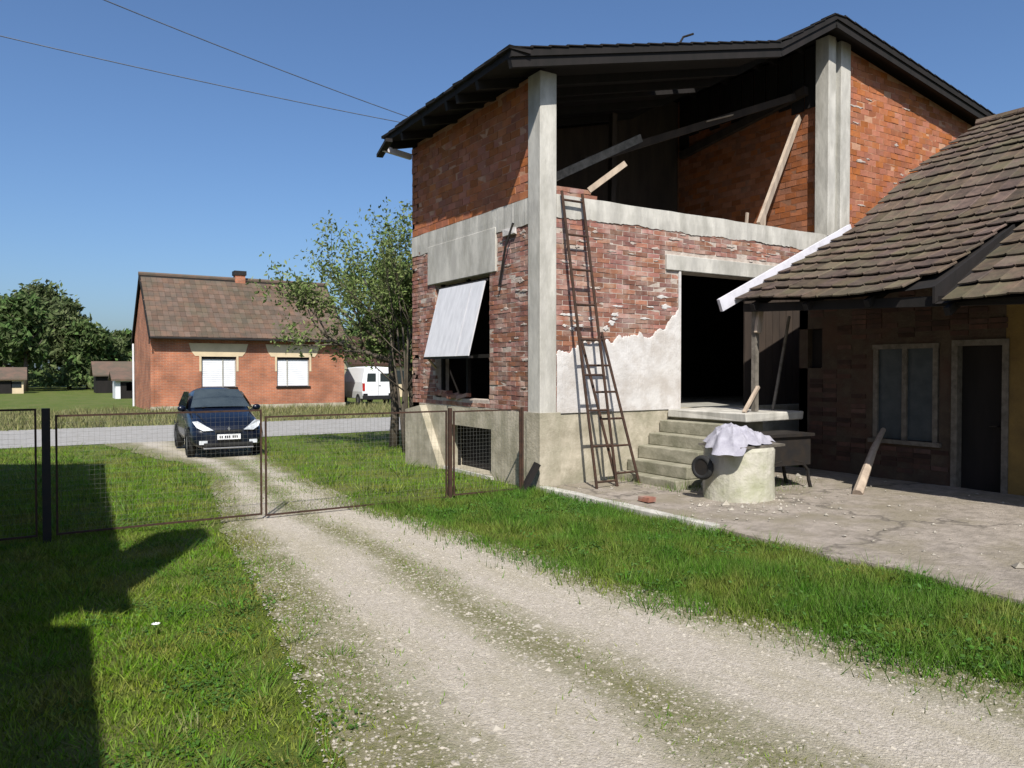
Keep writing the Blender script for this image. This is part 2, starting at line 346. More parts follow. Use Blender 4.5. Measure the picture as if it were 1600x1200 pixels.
boxo('window_lintel', 'concrete_pale', H, -.036, .2, 1.22, 3.62, 3.30, 3.99, j=.006, bevel=.01)
boxo('door_lintel', 'concrete_pale', H, 2.42, 6.45, -.045, .2, 3.36, 3.60, j=.006, bevel=.01)
# columns
boxo('corner_column', 'concrete_pale', H, -.035, .255, -.035, .285, 1.10, 6.02, bevel=.012)
MB().box(6.54, 6.76, -.03, .26, 4.28, 8.05).build('inner_column', 'concrete_pale', H, bevel=.01)
MB().box(6.76, 6.90, .05, .24, 4.28, 8.08).build('column_joint', 'concrete', H)
MB().box(6.90, 7.20, -.045, .26, 4.28, 8.02).build('outer_column', 'concrete_pale', H, bevel=.012)
# upper storey walls
us = MB(); us.box(.0, .24, .28, DPT, 4.272, 6.02); us.build('upper_side_wall', 'block_mortar', H)
def gable(u0, u1, drop): 
    k = [u for u, _ in PROF if u0 < u < u1]
    return [(u0, 4.2), (u1, 4.2)]+[(u, prof(u)-drop) for u in [u1]+k[::-1]+[u0]]
MB().prism(gable(7.2, LEN, .17), 1, .0, .24).build('upper_front_wall', 'block_mortar', H)
MB().prism(gable(.0, LEN, .17), 1, DPT-.24, DPT).build('rear_gable', 'wood_brown', H)  # dark brown colour in place of shade at the back of the attic
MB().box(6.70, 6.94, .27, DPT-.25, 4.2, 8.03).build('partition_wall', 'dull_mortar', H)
# bricks: real pieces, the 300 that show largest singly, the rest joined
BR = []      # (center, (length along wall, thickness, height), along, material, weight)
def in_any(s0, s1, z0, z1, holes): return any(s1 > h[0]+.005 and s0 < h[1]-.005 and z1 > h[2]+.005 and z0 < h[3]-.005 for h in holes)
def bricks(face, s0, s1, z0, z1, pitch, length, holes, kind, top=None, plane=0., skip=.0, hid=None, prd=.005):
    r = 0; z = z0
    while z+pitch*.6 < z1:
        h = pitch-.011; s = s0-(length*.5 if r % 2 else 0)
        while s < s1:
            a, b = max(s, s0), min(s+length-.012, s1)
            spans = [(a, b)]
            for hh in holes:
                if z+h > hh[2]+.01 and z < hh[3]-.01:
                    ns = []
                    for p, q in spans:
                        if q <= hh[0] or p >= hh[1]: ns.append((p, q))
                        else:
                            if p < hh[0]: ns.append((p, hh[0]))
                            if q > hh[1]: ns.append((hh[1], q))
                    spans = ns
            for p, q in spans:
                if q-p > .04 and random.random() > skip and not (top and z+h > min(top(p), top(q))):
                    pr = prd+random.uniform(-.004, .005); c = (p+q)/2; t = .05+pr; off = plane+(.05-pr)/2
                    ctr = (c, off, z+h/2) if face == 'front' else (off, c, z+h/2)
                    d = max(3, depth(ctr)); cosv = .6 if face == 'front' else .35
                    wgt = (q-p)*h*cosv/d/d
                    if hid and hid(c, z): wgt = 0
                    BR.append((ctr, (q-p, t, h), face, kind, wgt))
            s += length
        z += pitch; r += 1
PT = [(.27, 2.03), (.5, 2.06), (.8, 2.16), (1.1, 2.22), (1.4, 2.2), (1.8, 2.28), (2.1, 2.34), (2.35, 2.42), (2.55, 2.66), (2.735, 2.86)]
def ptop(u):
    for (a, za), (b, zb) in zip(PT, PT[1:]):
        if u <= b: return za+(zb-za)*(max(u, a)-a)/(b-a)
    return 1.1
bricks('front', .262, 6.4, 1.14, WT+.01, .0745, .255, [(D0, D1, 1.0, DH), (2.41, 6.46, 3.33, 3.61)], 'brick', skip=.012, hid=lambda c, z: z < ptop(c) if c < D0 else c > 4.2)
bricks('side', .292, DPT, 1.14, WT-.06, .0745, .255, [(W0, W1, WZ0, WZ1), (1.21, 3.63, 3.28, 3.94)], 'brick', skip=.02)
bricks('side', .292, DPT, 4.285, 6.0, .12, .255, [], 'block', prd=.005, hid=lambda c, z: z > 4.6)
bricks('front', 7.21, LEN, 4.25, 8.1, .12, .255, [], 'block', top=lambda u: prof(u)-.16, skip=.008, prd=.005)
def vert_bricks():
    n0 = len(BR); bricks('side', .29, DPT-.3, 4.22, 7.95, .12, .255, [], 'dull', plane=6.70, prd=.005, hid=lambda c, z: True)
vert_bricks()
BR.sort(key=lambda b: -b[4])
DULL = [b for b in BR if b[3] == 'dull']; BR = [b for b in BR if b[3] != 'dull']
unit = {}; units = {}
for kind in ('brick', 'block'):
    units[kind] = []
    for k in range(7):
        me = np_mesh('brick', BOXV+rng.normal(0, 1, (8, 3))*np.array([.014, .03, .045]), BOXF); me.materials.append(M[kind+'_one']); units[kind].append(me)
    unit[kind] = units[kind][0]
def brick_xform(b):
    (ctr, (l, t, h), face, kind, _) = b
    return Vector(ctr), (Vector((l, t, h)) if face == 'front' else Vector((t, l, h)))
for b in BR[:300]:
    o = bpy.data.objects.new('brick', random.choice(units[b[3]])); COL.objects.link(o); o.parent = H
    o.location, o.scale = brick_xform(b); o.rotation_euler = (random.gauss(0, .004), random.gauss(0, .008), random.gauss(0, .004))
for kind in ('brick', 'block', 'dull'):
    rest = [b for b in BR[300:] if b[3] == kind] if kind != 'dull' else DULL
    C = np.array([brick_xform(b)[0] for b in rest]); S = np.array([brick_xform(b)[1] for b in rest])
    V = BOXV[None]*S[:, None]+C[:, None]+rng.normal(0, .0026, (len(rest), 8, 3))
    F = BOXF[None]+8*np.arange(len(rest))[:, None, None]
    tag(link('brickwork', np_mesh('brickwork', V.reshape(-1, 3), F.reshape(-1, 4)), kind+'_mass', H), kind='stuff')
# plaster patch with a torn upper edge
pp = MB(); n = 260; tear = 0
for i in range(n+1):
    u = .268+(2.742-.268)*i/n; tear = tear*.93+random.gauss(0, .009); t = ptop(u)+.05*nz(u*5, 2)+.03*nz(u*17, 5)+tear
    for z, d in ((1.115, .020), (1.5, .026), (1.85, .027), (t-.06, .024), (t-.015, .020), (t, .006)): pp.v.append((u, -d-.004*nz(u*5, z*4)-random.uniform(0, .0015), z))
for i in range(n):
    for k in range(5): q = i*6+k; pp.f.append([q, q+6, q+7, q+1])
pp.build('plaster_patch', 'plaster', H)
def smear(face, c, z, rx, rz, m, name, d0=.013):
    nn = 22; ph = random.uniform(0, 6); q = MB()
    ring = [(c+rx*(1+.3*math.sin(3*a+ph)+.2*math.sin(7*a+2*ph)+random.uniform(-.16, .16))*math.cos(a), z+rz*(1+.3*math.sin(4*a+ph)+random.uniform(-.2, .2))*math.sin(a)) for a in [2*math.pi*k/nn for k in range(nn)]]
    pt = (lambda s, zz, d: (s, -d, zz)) if face == 'front' else (lambda s, zz, d: (-d, s, zz))
    q.v += [pt(s, zz, d0-.004) for s, zz in ring]+[pt(c+(s-c)*.8, z+(zz-z)*.8, d0+.001) for s, zz in ring]+[pt(c, z, d0+.002)]
    for k in range(nn): k2 = (k+1) % nn; q.f += [[k, k2, nn+k2, nn+k], [nn+k, nn+k2, 2*nn]]
    return q.build(name, m, H)
random.seed(41)
for k in range(16): u = random.uniform(.4, 2.5); smear('front', u, ptop(u)+random.uniform(.06, .55), random.uniform(.03, .13), random.uniform(.012, .04), 'plaster', 'plaster_remnant')
for k in range(26): smear('front', *((random.uniform(.35, 2.3), random.uniform(2.6, 3.9)) if k % 2 else (random.uniform(2.6, 5.5), random.uniform(3.64, 3.96))), random.uniform(.03, .12), random.uniform(.008, .022), 'mortar_pale', 'mortar_smear')
for k in range(30):
    v_ = random.choice((random.uniform(.35, 1.2), random.uniform(.35, 1.2), random.uniform(3.6, 4.2))); smear('side', v_, random.uniform(1.3, 3.9), random.uniform(.03, .11), random.uniform(.008, .025), 'mortar_pale', 'mortar_smear')
for k in range(14): smear('front', random.uniform(7.3, 9.3), random.uniform(4.6, 7.3), random.uniform(.04, .16), random.uniform(.01, .03), 'mortar_pale', 'mortar_smear')
MB().box(2.70, 2.745, -.03, .20, 1.115, 3.35).build('door_reveal', 'plaster', H)
for i in range(10): x = 4.42+i*.185; MB().box(x, x+.172, .10, .13, 1.12, 3.30+random.uniform(-.04, .0)).build('plank', 'wood_brown', H)
# window awning panels, hung from the lintel and propped outwards
aw = empty('shutter', (0, 0, 0)); aw.parent = H
for a, b in ((1.47, 1.865), (1.885, 3.06)):
    p = MB(); t = Vector((-.05, 0, 3.17)); bt = Vector((-.36, 0, 1.97)); nrm = Vector((-.968, 0, .25))*.012
    p.add([t+Vector((0, a, 0))+nrm*k for k in (0, 2)]+[t+Vector((0, b, 0))+nrm*k for k in (0, 2)]+[bt+Vector((0, a, 0))+nrm*k for k in (0, 2)]+[bt+Vector((0, b, 0))+nrm*k for k in (0, 2)],
          [(0, 1, 3, 2), (4, 6, 7, 5), (0, 4, 5, 1), (2, 3, 7, 6), (1, 5, 7, 3), (0, 2, 6, 4)])
    p.build('panel', 'shutter_panel', aw)
MB().bar((-.345, 1.40, 1.955), (-.345, 3.12, 1.955), .035).build('bottom_rail', 'iron_dark', aw)
MB().bar((-.04, 1.44, 3.19), (-.04, 3.10, 3.19), .03).build('top_rail', 'iron_dark', aw)
MB().bar((-.34, 2.98, 1.95), (-.02, 3.3, 1.78), .03).build('prop', 'wood_pale', aw)
wf = MB()
for y in (1.47, 2.41, 3.35): wf.box(.12, .18, y-.03, y+.03, WZ0, WZ1)
wf.box(.125, .175, W0, W1, 1.95, 2.01); wf.build('window_frame', 'wood_dark', H)
# loose rubble bricks on the broken window sill
for i in range(10):
    y = 3.3-i*.1; o = bpy.data.objects.new('brick', unit['brick']); COL.objects.link(o); o.parent = H
    o.scale = (.12, .24, .062); o.location = (.05+random.uniform(-.03, .03), y, WZ0+.035+max(0, .16-.05*i)*random.uniform(.2, 1)); o.rotation_euler = (random.gauss(0, .12), random.gauss(0, .12), random.gauss(0, .3))
MB().tube([(-.05, .66, 3.96), (-.10, .80, 3.62), (-.07, 1.03, 3.06)], .018).build('cable_bracket', 'iron_dark', H)
MB().box(-.06, -.02, .62, .95, 3.80, 3.90, j=.01).build('mortar_smear', 'plaster', H)
# roof: a kinked sheet on rafters, two tiles missing near the ridge
RF = empty('roof', (0, 0, 0)); RF.parent = H
def eave_u(v): return -.75+.16*(v+.4)/(4.7)
rv0, rv1 = -.40, 4.30
def roof_piece(u0, u1, v0, v1, name='roof_deck', th=.10):
    m = MB(); k = [u0]+[u for u, _ in PROF if u0 < u < u1]+[u1]
    for a, b in zip(k, k[1:]):
        def pt(u, v, t):
            uu = eave_u(v) if u <= -.75 else u
            return (uu, v, prof(uu)-t+.012*nz(uu*1.1, v))
        vs = [pt(u, v, t) for t in (0, th) for u, v in ((a, v0), (b, v0), (b, v1), (a, v1))]
        m.add(vs, [(0, 1, 2, 3), (7, 6, 5, 4), (0, 4, 5, 1), (1, 5, 6, 2), (2, 6, 7, 3), (3, 7, 4, 0)])
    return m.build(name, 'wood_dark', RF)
hv0, hv1, hu0, hu1 = 1.30, 1.62, 3.62, 4.68
roof_piece(-.75, 13.6, rv0, hv0); roof_piece(-.75, 13.6, hv1, rv1)
roof_piece(-.75, hu0, hv0, hv1); roof_piece(hu1, 13.6, hv0, hv1)
for i, v in enumerate([-.33, .62, 1.28, 1.66, 2.55, 3.5, 4.22]):
    m = MB()
    for (a, za), (b, zb) in zip(PROF, PROF[1:]):
        a2 = eave_u(v)+.02 if a < 0 else a
        m.bar((a2, v, prof(a2)-.17), (b, v, zb-.17), .08, .13)
    m.build('rafter', 'wood_dark', RF)
MB().bar((4.15, 1.3, prof(4.15)-.05), (4.15, 1.62, prof(4.15)-.05), .12, .08).build('batten', 'wood_dark', RF)
# verge: a row of tile ends riding on the sheet
vt = MB(); u = -.74
while u < 13.4:
    a, b = u, u+.33
    vt.add([(x, y, prof(x)+dz+t) for (x, dz) in ((a, .018), (b, .0)) for y in (-.42, -.12) for t in (0, .015)],
           [(0, 2, 3, 1), (4, 5, 7, 6), (0, 1, 5, 4), (2, 6, 7, 3), (0, 4, 6, 2), (1, 3, 7, 5)]); u += .30
tag(vt.build('verge_tiles', 'wood_dark', RF), kind='stuff')
g = MB(); n = 14
for i in range(n):
    v = -.42+i*4.72/n; e = eave_u(v)
    g.box(e-.05, e+.3, v, v+4.72/n-.015, prof(e)-.01, prof(e)+.03, j=.012)
tag(g.build('eave_tiles', 'wood_dark', RF), kind='stuff')
MB().bar((-.66, 4.18, 5.84), (-.05, 4.30, 5.80), .07, .10).build('rafter_end', 'white_board', RF)
MB().bar((-.75, 3.7, 5.86), (-.58, 4.55, 5.80), .12, .06).build('broken_batten', 'wood_dark', RF)
MB().tube([(2.35, -.3, 6.75), (2.55, -.25, 7.0), (2.72, -.3, 7.07)], .018, 5).build('loose_lath', 'wood_dark', RF)
# timber and remnants in the open upper storey
for row in range(6):
    z = 4.21+.075*row; x = .62+(.12 if row % 2 else 0)
    while x < 1.62-.07*row+random.uniform(-.1, .1):
        if z+.06 < 4.60+(x+.12-.79)*.50 and not (x > 1.75 and row < 3):
            o = bpy.data.objects.new('brick', unit['brick']); COL.objects.link(o); o.parent = H; o.scale = (.24, .12, .063); o.location = (x+.12, .80+random.uniform(-.01, .01), z+.032); o.rotation_euler = (0, 0, random.gauss(0, .03))
        x += .252
MB().bar((.55, .74, 4.66), (2.60, .82, 5.69), .10, .13).build('fallen_rafter', 'wood_grey', H)
MB().bar((1.22, .45, 4.56), (1.72, .16, 4.99), .05, .09).build('broken_lath', 'wood_pale', H)
for k in range(4): o = bpy.data.objects.new('brick', unit['brick']); COL.objects.link(o); o.parent = H; o.scale = (.24, .12, .063); o.location = (.42+.26*(k % 2), .10, 4.335+.07*(k//2)); o.rotation_euler = (0, 0, random.gauss(0, .1))
MB().bar((4.74, .07, 4.32), (6.48, .58, 6.66), .06, .13).build('leaning_plank', 'wood_pale', H)
MB().bar((2.15, 1.75, 5.45), (6.55, .75, 7.12), .10, .13).build('sagging_purlin', 'wood_brown', H)
MB().bar((4.55, 1.20, 6.40), (5.1, 1.05, 6.58), .16, .02).build('loose_lath', 'wood_pale', H)
MB().bar((1.3, 3.4, 4.2), (1.9, 2.6, 6.5), .10).build('prop', 'wood_brown', H)
MB().bar((3.7, 2.9, 4.2), (3.75, 2.9, 6.9), .12).build('roof_post', 'wood_brown', H)
MB().bar((6.60, .5, 7.18), (6.62, 3.9, 6.72), .12, .16).build('wall_plate', 'wood_brown', H)
for i in range(12): v_ = .30+i*.31; MB().box(6.655, 6.685, v_, v_+.28, 7.06+random.uniform(-.25, .1), prof(6.7)-.16).build('board', 'wood_dark', H)  # added near-black boards standing in for shade on the upper partition
for p in ((4.35, .02, 4.30), (4.9, .1, 4.30)):
    MB().bar(p, (p[0]+.02, p[1], p[2]+random.uniform(.14, .3)), .05, .03).build('peg', 'wood_pale', H)

# ------------------------------------------------------------------ steps to the doorway
ST = empty('concrete_steps', (0, 0, 0), 0, 'worn concrete steps rising to the dark doorway with a slab landing', 'steps')
for i in range(6):
    z1 = .19*(i+1); u0 = 1.38+.225*i
    if i < 5: boxo('step', 'step_concrete', ST, u0, 2.75, -1.32+.01*i, -.028, z1-.19+(.0 if i else -.05), z1, j=.008, bevel=.015)
boxo('landing_base', 'step_concrete', ST, 2.52, 3.2, -1.30, -.03, .0, 1.0, j=.006)
boxo('landing_slab', 'concrete_pale', ST, 2.45, 3.75, -1.62, -.032, 1.0, 1.125, j=.01, bevel=.015)  # paler than the steps, sunlight on the slab put into its colour

# ------------------------------------------------------------------ ladders
def ladder(label, foot, top, width, n, r, m='rust', first=.12, last=.97):
    t = empty('ladder', foot, 0, label, 'ladder', 'metal ladders against the front wall'); f = Vector(foot); tp = Vector(top); sx = Vector((width/2, 0, 0))
    for s in (-1, 1): MB().tube([sx*s, tp-f+sx*s], r*.55, 7).build('rail', m, t)
    for i in range(n):
        k = first+(last-first)*i/(n-1); c = (tp-f)*k; MB().tube([c-sx, c+sx], r*.42, 6).build('rung', m, t)
    return t
ladder('tall rusty ladder leaning on the front wall up to the beam', (.74, -.60, .07), (.50, -.08, 4.34), .37, 9, .040, first=.02)
ladder('shorter rusty ladder on the white plaster beside the taller one', (1.16, -.58, .07), (.86, -.06, 2.32), .42, 6, .040, first=.08, last=.95)

# ------------------------------------------------------------------ old tiled house
O = empty('old_house', (4.6, -1.2, 0), 0, 'low old house with sagging mossy tile roof over dark porch', 'house')
O.location = (0, 0, 0)
OP = [(2.7, 2.78), (5.45, 4.05), (7.26, 5.30), (9.6, 6.58)]
def oz(u, v):
    z = None
    for (a, za), (b, zb) in zip(OP, OP[1:]):
        if u <= b or b == 9.6: z = za+(zb-za)*(u-a)/(b-a); break
    z -= .09*math.exp(-((v+2.9)/1.1)**2)*max(0, min(1, (6.5-u)/3.5))        # sagging bay
    z -= .05*math.sin(v*.9)*max(0, (8-u)/8)*.6
    if v < -4.12 and u < 4.6: z -= .21*(4.6-u)/1.9                          # dropped corner of the eave
    return z
VE = -1.2; VN = -12.5
me_d = MB()
for v0, v1 in ((VE-.02, -4.118), (-4.121, VN)):
    us_ = [2.78, 3.6, 4.6, 5.45, 6.4, 7.26, 8.4, 9.6]; nv = 14
    vv_ = [v0+(v1-v0)*i/nv for i in range(nv+1)]; b0 = len(me_d.v)
    for v in vv_:
        for u in us_: me_d.v.append((u, v, oz(u, v)-.055))
    for i in range(nv):
        for k in range(len(us_)-1): q = b0+i*len(us_)+k; me_d.f.append([q, q+1, q+len(us_)+1, q+len(us_)])
OR_ = empty('roof', (0, 0, 0)); OR_.parent = O
MB().prism([(2.76, 2.53), (4.75, 3.52), (4.75, 3.70), (2.76, 2.73)], 1, -4.135, -4.105).build('sun_stop_board', 'wood_dark', OR_)  # added board closing the roof step to block a streak of sun
me_d.build('roof_boarding', 'wood_dark', OR_)
MB().prism([(9.6, 6.55), (16.2, 2.7), (16.2, 2.55), (9.6, 6.40)], 1, VE, VN).build('rear_slope', 'tile_mass', OR_)
# tiles
TW, TE, TL = .235, .36, .44
tv = []; W = TW*1.03
prof_t = [(-.5, .006), (-.44, .018), (-.36, .006), (.0, .003), (.42, .006), (.5, .010)]
for s in (0, 1):                    # s=0 low end, 1 high end
    for x, z in prof_t: tv.append((s*TL, x*W, z))
    for x, z in prof_t: tv.append((s*TL, x*W, z-.018))
k = len(prof_t); tf = []
for i in range(k-1):
    tf.append((i, i+1, 2*k+i+1, 2*k+i)); tf.append((k+i, 3*k+i, 3*k+i+1, k+i+1)); tf.append((i, k+i, k+i+1, i+1))
tf.append((0, 2*k, 3*k, k)); tf.append((k-1, 2*k-1, 4*k-1, 3*k-1))
TV = np.array(tv); TF = np.array([f for f in tf])
tiles = []
slope_len = 0
row = 0; u = 2.66
while u < 9.55:
    du = TE*.90; v = VE-.02-TW/2-(TW*.5*(row % 2)*0)
    while v > VN:
        if not (row < 6 and abs(v+4.12) < .09+.02*(6-row)) and random.random() > .006:
            uu = u+random.gauss(0, .009)+.012*nz(v*1.5, row); z0 = oz(uu, v)+random.gauss(.0, .005); z1 = oz(uu+.40, v)
            z0 += .045; z1 += .0
            d = Vector((.40, 0, z1-z0)).normalized(); y = Vector((0, 1, 0)); y = (y+Vector((0, 0, (oz(uu, v+.1)-oz(uu, v-.1))/.2))+Vector((random.gauss(0, .03), 0, random.gauss(0, .03)))).normalized()
            nrm = d.cross(y); y = nrm.cross(d)
            tiles.append((Matrix(((d.x, y.x, nrm.x, uu), (d.y, y.y, nrm.y, v), (d.z, y.z, nrm.z, z0), (0, 0, 0, 1))), ))
        v -= TW
    u += du; row += 1
def tile_weight(t):
    p = t[0].translation; d = depth(p); x = (p-CAM).dot(RGT)/d
    return 0 if (d < 2 or x > .70 or p.z > CAM.z+d*.52) else 1/d/d
tiles.sort(key=lambda t: -tile_weight(t))
tme = np_mesh('tile', TV, TF); tme.materials.append(M['tile_one'])
for t in tiles[:300]:
    o = bpy.data.objects.new('roof_tile', tme); COL.objects.link(o); o.parent = OR_; o.matrix_local = t[0]
A = np.array([t[0] for t in tiles[300:]]); VV = np.einsum('nij,mj->nmi', A[:, :3, :3], TV)+A[:, None, :3, 3]
FF = TF[None]+len(TV)*np.arange(len(A))[:, None, None]
tag(link('roof_tiling', np_mesh('roof_tiling', VV.reshape(-1, 3), FF.reshape(-1, 4)), 'tile_mass', OR_), kind='stuff')
for i in range(30):
    v = VE-.2-i*.38
    a = MB().tube([(9.6, v+.2, oz(9.5, v)+.04), (9.6, v-.2, oz(9.5, v)+.06)], [.12, .10], 8).build('ridge_tile', 'tile_one', OR_)
# white bargeboard and eave timbers
MB().bar((2.40, VE+.03, 2.70), (5.55, VE+.03, 4.12), .05, .19, up=(-.41, 0, .91)).build('bargeboard', 'white_board', OR_)
for i, v in enumerate([-1.5, -2.4, -3.3, -4.3, -5.2, -6.1, -7.0]):
    MB().bar((2.72, v, oz(2.72, v)-.13), (4.9, v, oz(4.9, v)-.13), .07, .10).build('rafter', 'wood_dark', OR_)
MB().bar((2.86, -1.25, 2.68), (2.9, -7.5, 2.42), .10, .12).build('eave_beam', 'wood_dark', OR_)
MB().bar((2.95, -1.36, 1.13), (2.95, -1.36, 2.72), .075).build('porch_post', 'wood_grey', O)
MB().bar((2.93, -1.42, 2.3), (3.0, -1.42, 2.72), .10, .05).build('post_bracket', 'wood_pale', O)
# walls with openings: hatch, window, door
UW = 4.6
ow = MB()
def wallseg(y0, y1, z0, z1): ow.box(UW, UW+.35, y0, y1, z0, z1)
wallseg(-.9, -1.05, -.1, 2.95) if False else None
wallseg(-1.32, -1.06, -.1, 2.42) ; 
ow.v = []; ow.f = []
wallseg(-.89, -1.32, -.1, 1.78); wallseg(-.89, -1.32, 2.42, 3.3); wallseg(-1.05+.0, -.89, -.1, 3.3)
wallseg(-2.2, -1.32, -.1, 3.4); wallseg(-3.2, -2.2, -.1, .68); wallseg(-3.2, -2.2, 2.12, 3.3); wallseg(-3.40, -3.2, -.1, 3.3); wallseg(-4.07, -3.40, 2.14, 3.3)
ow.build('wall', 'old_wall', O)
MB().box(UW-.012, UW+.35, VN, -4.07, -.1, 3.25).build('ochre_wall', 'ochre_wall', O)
MB().prism([(UW+.35, -.1), (15.6, -.1), (15.6, 2.8), (9.6, 6.3), (5.2, 3.8), (UW+.35, 3.45)], 1, -1.40, -1.08).build('gable_wall', 'old_wall', O)
MB().box(15.3, 15.6, VN, -1.4, -.1, 2.8).build('rear_wall', 'old_wall', O)
MB().box(UW+.35, 15.6, VN, VN+.3, -.1, 2.8).build('end_wall', 'old_wall', O)
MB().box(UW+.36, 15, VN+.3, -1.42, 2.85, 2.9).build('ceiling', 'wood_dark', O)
# bricks showing through on the old wall
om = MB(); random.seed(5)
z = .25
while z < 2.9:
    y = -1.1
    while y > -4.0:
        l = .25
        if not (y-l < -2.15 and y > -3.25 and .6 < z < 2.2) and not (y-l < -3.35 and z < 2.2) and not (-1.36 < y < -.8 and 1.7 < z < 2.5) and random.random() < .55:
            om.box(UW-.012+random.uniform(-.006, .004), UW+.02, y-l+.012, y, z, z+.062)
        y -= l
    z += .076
tag(om.build('brickwork', 'brick_dark', O), kind='stuff')
W2 = empty('window', (0, 0, 0)); W2.parent = O
fr = MB()
for y in (-2.25, -2.70, -3.15): fr.box(UW-.02, UW+.06, y-.035, y+.035, .72, 2.08)
fr.box(UW-.022, UW+.06, -3.2, -2.2, 2.06, 2.13); fr.box(UW-.06, UW+.06, -3.24, -2.16, .66, .72); fr.build('frame', 'wood_grey', W2)
MB().box(UW+.02, UW+.026, -2.67, -2.28, .73, 2.06).build('pane', 'window_pane', W2); MB().box(UW+.02, UW+.026, -3.12, -2.73, .73, 2.06).build('pane', 'window_pane', W2)
cu = MB()
for k in range(2):
    y0 = -2.30-.45*k
    for i in range(8):
        a = y0-.022*i; cu.add([(UW+.04+.012*(i % 2), a, .8), (UW+.04+.012*((i+1) % 2), a-.022, .8), (UW+.04+.012*((i+1) % 2), a-.022, 2.04), (UW+.04+.012*(i % 2), a, 2.04)], [(0, 1, 2, 3)])
cu.build('curtain', 'cloth', W2)
DR = empty('door', (0, 0, 0)); DR.parent = O
MB().box(UW+.10, UW+.14, -4.05, -3.42, -.05, 2.12).build('leaf', 'wood_dark', DR)
fr = MB(); fr.box(UW-.03, UW+.1, -3.46, -3.38, -.05, 2.16); fr.box(UW-.03, UW+.1, -4.11, -4.03, -.05, 2.16); fr.box(UW-.028, UW+.1, -4.03, -3.46, 2.08, 2.16); fr.build('frame', 'wood_grey', DR)
MB().tube([(UW+.09, -3.95, 1.0), (UW+.03, -3.95, 1.0), (UW+.03, -3.85, 1.0)], .01).build('handle', 'iron_dark', DR)
MB().box(UW+.12, UW+.16, -1.31, -.90, 1.79, 2.41).build('hatch', 'wood_dark', O)

# ------------------------------------------------------------------ yard things
wl = empty('concrete_well', (1.62, -2.22, .06), 0, 'round pale concrete well ring draped with cloth near the steps', 'well')
q = MB(); nn = 40; prf = [(-.05, .45), (.0, .455), (.2, .45), (.45, .448), (.66, .45), (.70, .44), (.70, .36), (.5, .36)]
for z, rad in prf:
    for k in range(nn): a = 2*math.pi*k/nn; rr = rad+.006*math.sin(5*a+z*7)+random.uniform(-.003, .003); q.v.append((rr*math.cos(a), rr*math.sin(a), z))
for i in range(len(prf)-1):
    for k in range(nn): q.f.append([i*nn+k, i*nn+(k+1) % nn, (i+1)*nn+(k+1) % nn, (i+1)*nn+k])
q.build('ring', 'well_concrete', wl, smooth=False)
MB().box(-.42, .42, -.40, -.22, .704, .735, j=.006).build('cover_board', 'wood_grey', wl); MB().box(-.44, .43, -.20, .02, .704, .737, j=.006).build('cover_board', 'wood_grey', wl); MB().box(-.42, .44, .04, .30, .704, .733, j=.006).build('cover_board', 'wood_grey', wl)
def lump(name, m, c, r, label=None, cat=None, seed=1, nu=28, nv=16, amp=.22, flat=-.3):
    q = MB(); rnd = np.random.default_rng(seed); ph = rnd.uniform(0, 6, 8)
    for j in range(nv+1):
        t = math.pi*j/nv
        for i in range(nu):
            p = 2*math.pi*i/nu; d = Vector((math.sin(t)*math.cos(p), math.sin(t)*math.sin(p), math.cos(t)))
            k = 1+amp*(math.sin(3*d.x+ph[0])*math.sin(4*d.y+ph[1])+.55*math.sin(7*d.x+5*d.z+ph[2])+.4*math.sin(11*d.y-6*d.z+ph[3])+.3*math.sin(17*d.x+9*d.y+ph[4]))
            z = max(flat, d.z*k)
            q.v.append((c[0]+d.x*k*r[0], c[1]+d.y*k*r[1], c[2]+z*r[2]))
    for j in range(nv):
        for i in range(nu): q.f.append([j*nu+i, j*nu+(i+1) % nu, (j+1)*nu+(i+1) % nu, (j+1)*nu+i])
    o = q.build(name, m, smooth=True)
    if label: tag(o, label, cat)
    return o
cl = empty('cloth_bundle', (1.52, -2.28, .80), 0, 'crumpled greyish lilac cloth bundle lying on top of the concrete well', 'cloth')
def drape(name, cx, cy, rx, ry, h, seed, hang):
    rr = np.random.default_rng(seed); N1, N2 = 72, 48; q = MB(); dirs = [(rr.uniform(-1, 1), rr.uniform(-1, 1), rr.uniform(0, 6), rr.uniform(6, 17), rr.uniform(.3, 1)) for _ in range(9)]
    for j in range(N2+1):
        for i in range(N1+1):
            a, b = -1+2*i/N1, -1+2*j/N2; m = max(abs(a), abs(b)); k = m/math.hypot(a, b) if m > 0 else 1; a2, b2 = a*k, b*k; rad = math.hypot(a2, b2)
            edge = 1+.16*math.sin(3*math.atan2(b2, a2)+seed)+.09*math.sin(8*math.atan2(b2, a2)); x, y = cx+a2*rx*edge, cy+b2*ry*edge
            f = sum(w_*(1-abs(math.sin(dx*fr*x*1.3+dy*fr*y*1.3+p)))**1.6 for dx, dy, p, fr, w_ in dirs)/4
            z = h*max(0, 1-rad**2.2)*(.55+.55*f)+.035*f
            d = math.hypot(x+1.52-1.62, y-2.28+2.22)
            if d > .46: z -= hang*min(1, (d-.46)/.16)*(.6+.4*f)
            q.v.append((x, y, z))
    for j in range(N2):
        for i in range(N1): o_ = j*(N1+1)+i; q.f.append([o_, o_+1, o_+N1+2, o_+N1+1])
    return q.build(name, 'cloth', cl, smooth=False)
drape('main_fold', -.10, -.04, .42, .36, .30, 3, .16); drape('trailing_fold', .32, .05, .34, .26, .17, 8, .05)
tag(MB().bar((1.75, -2.30, .835), (2.62, -1.95, .85), .16, .03).build('loose_board', 'wood_pale'), 'short pale board sticking out from under the cloth on the well', 'board')
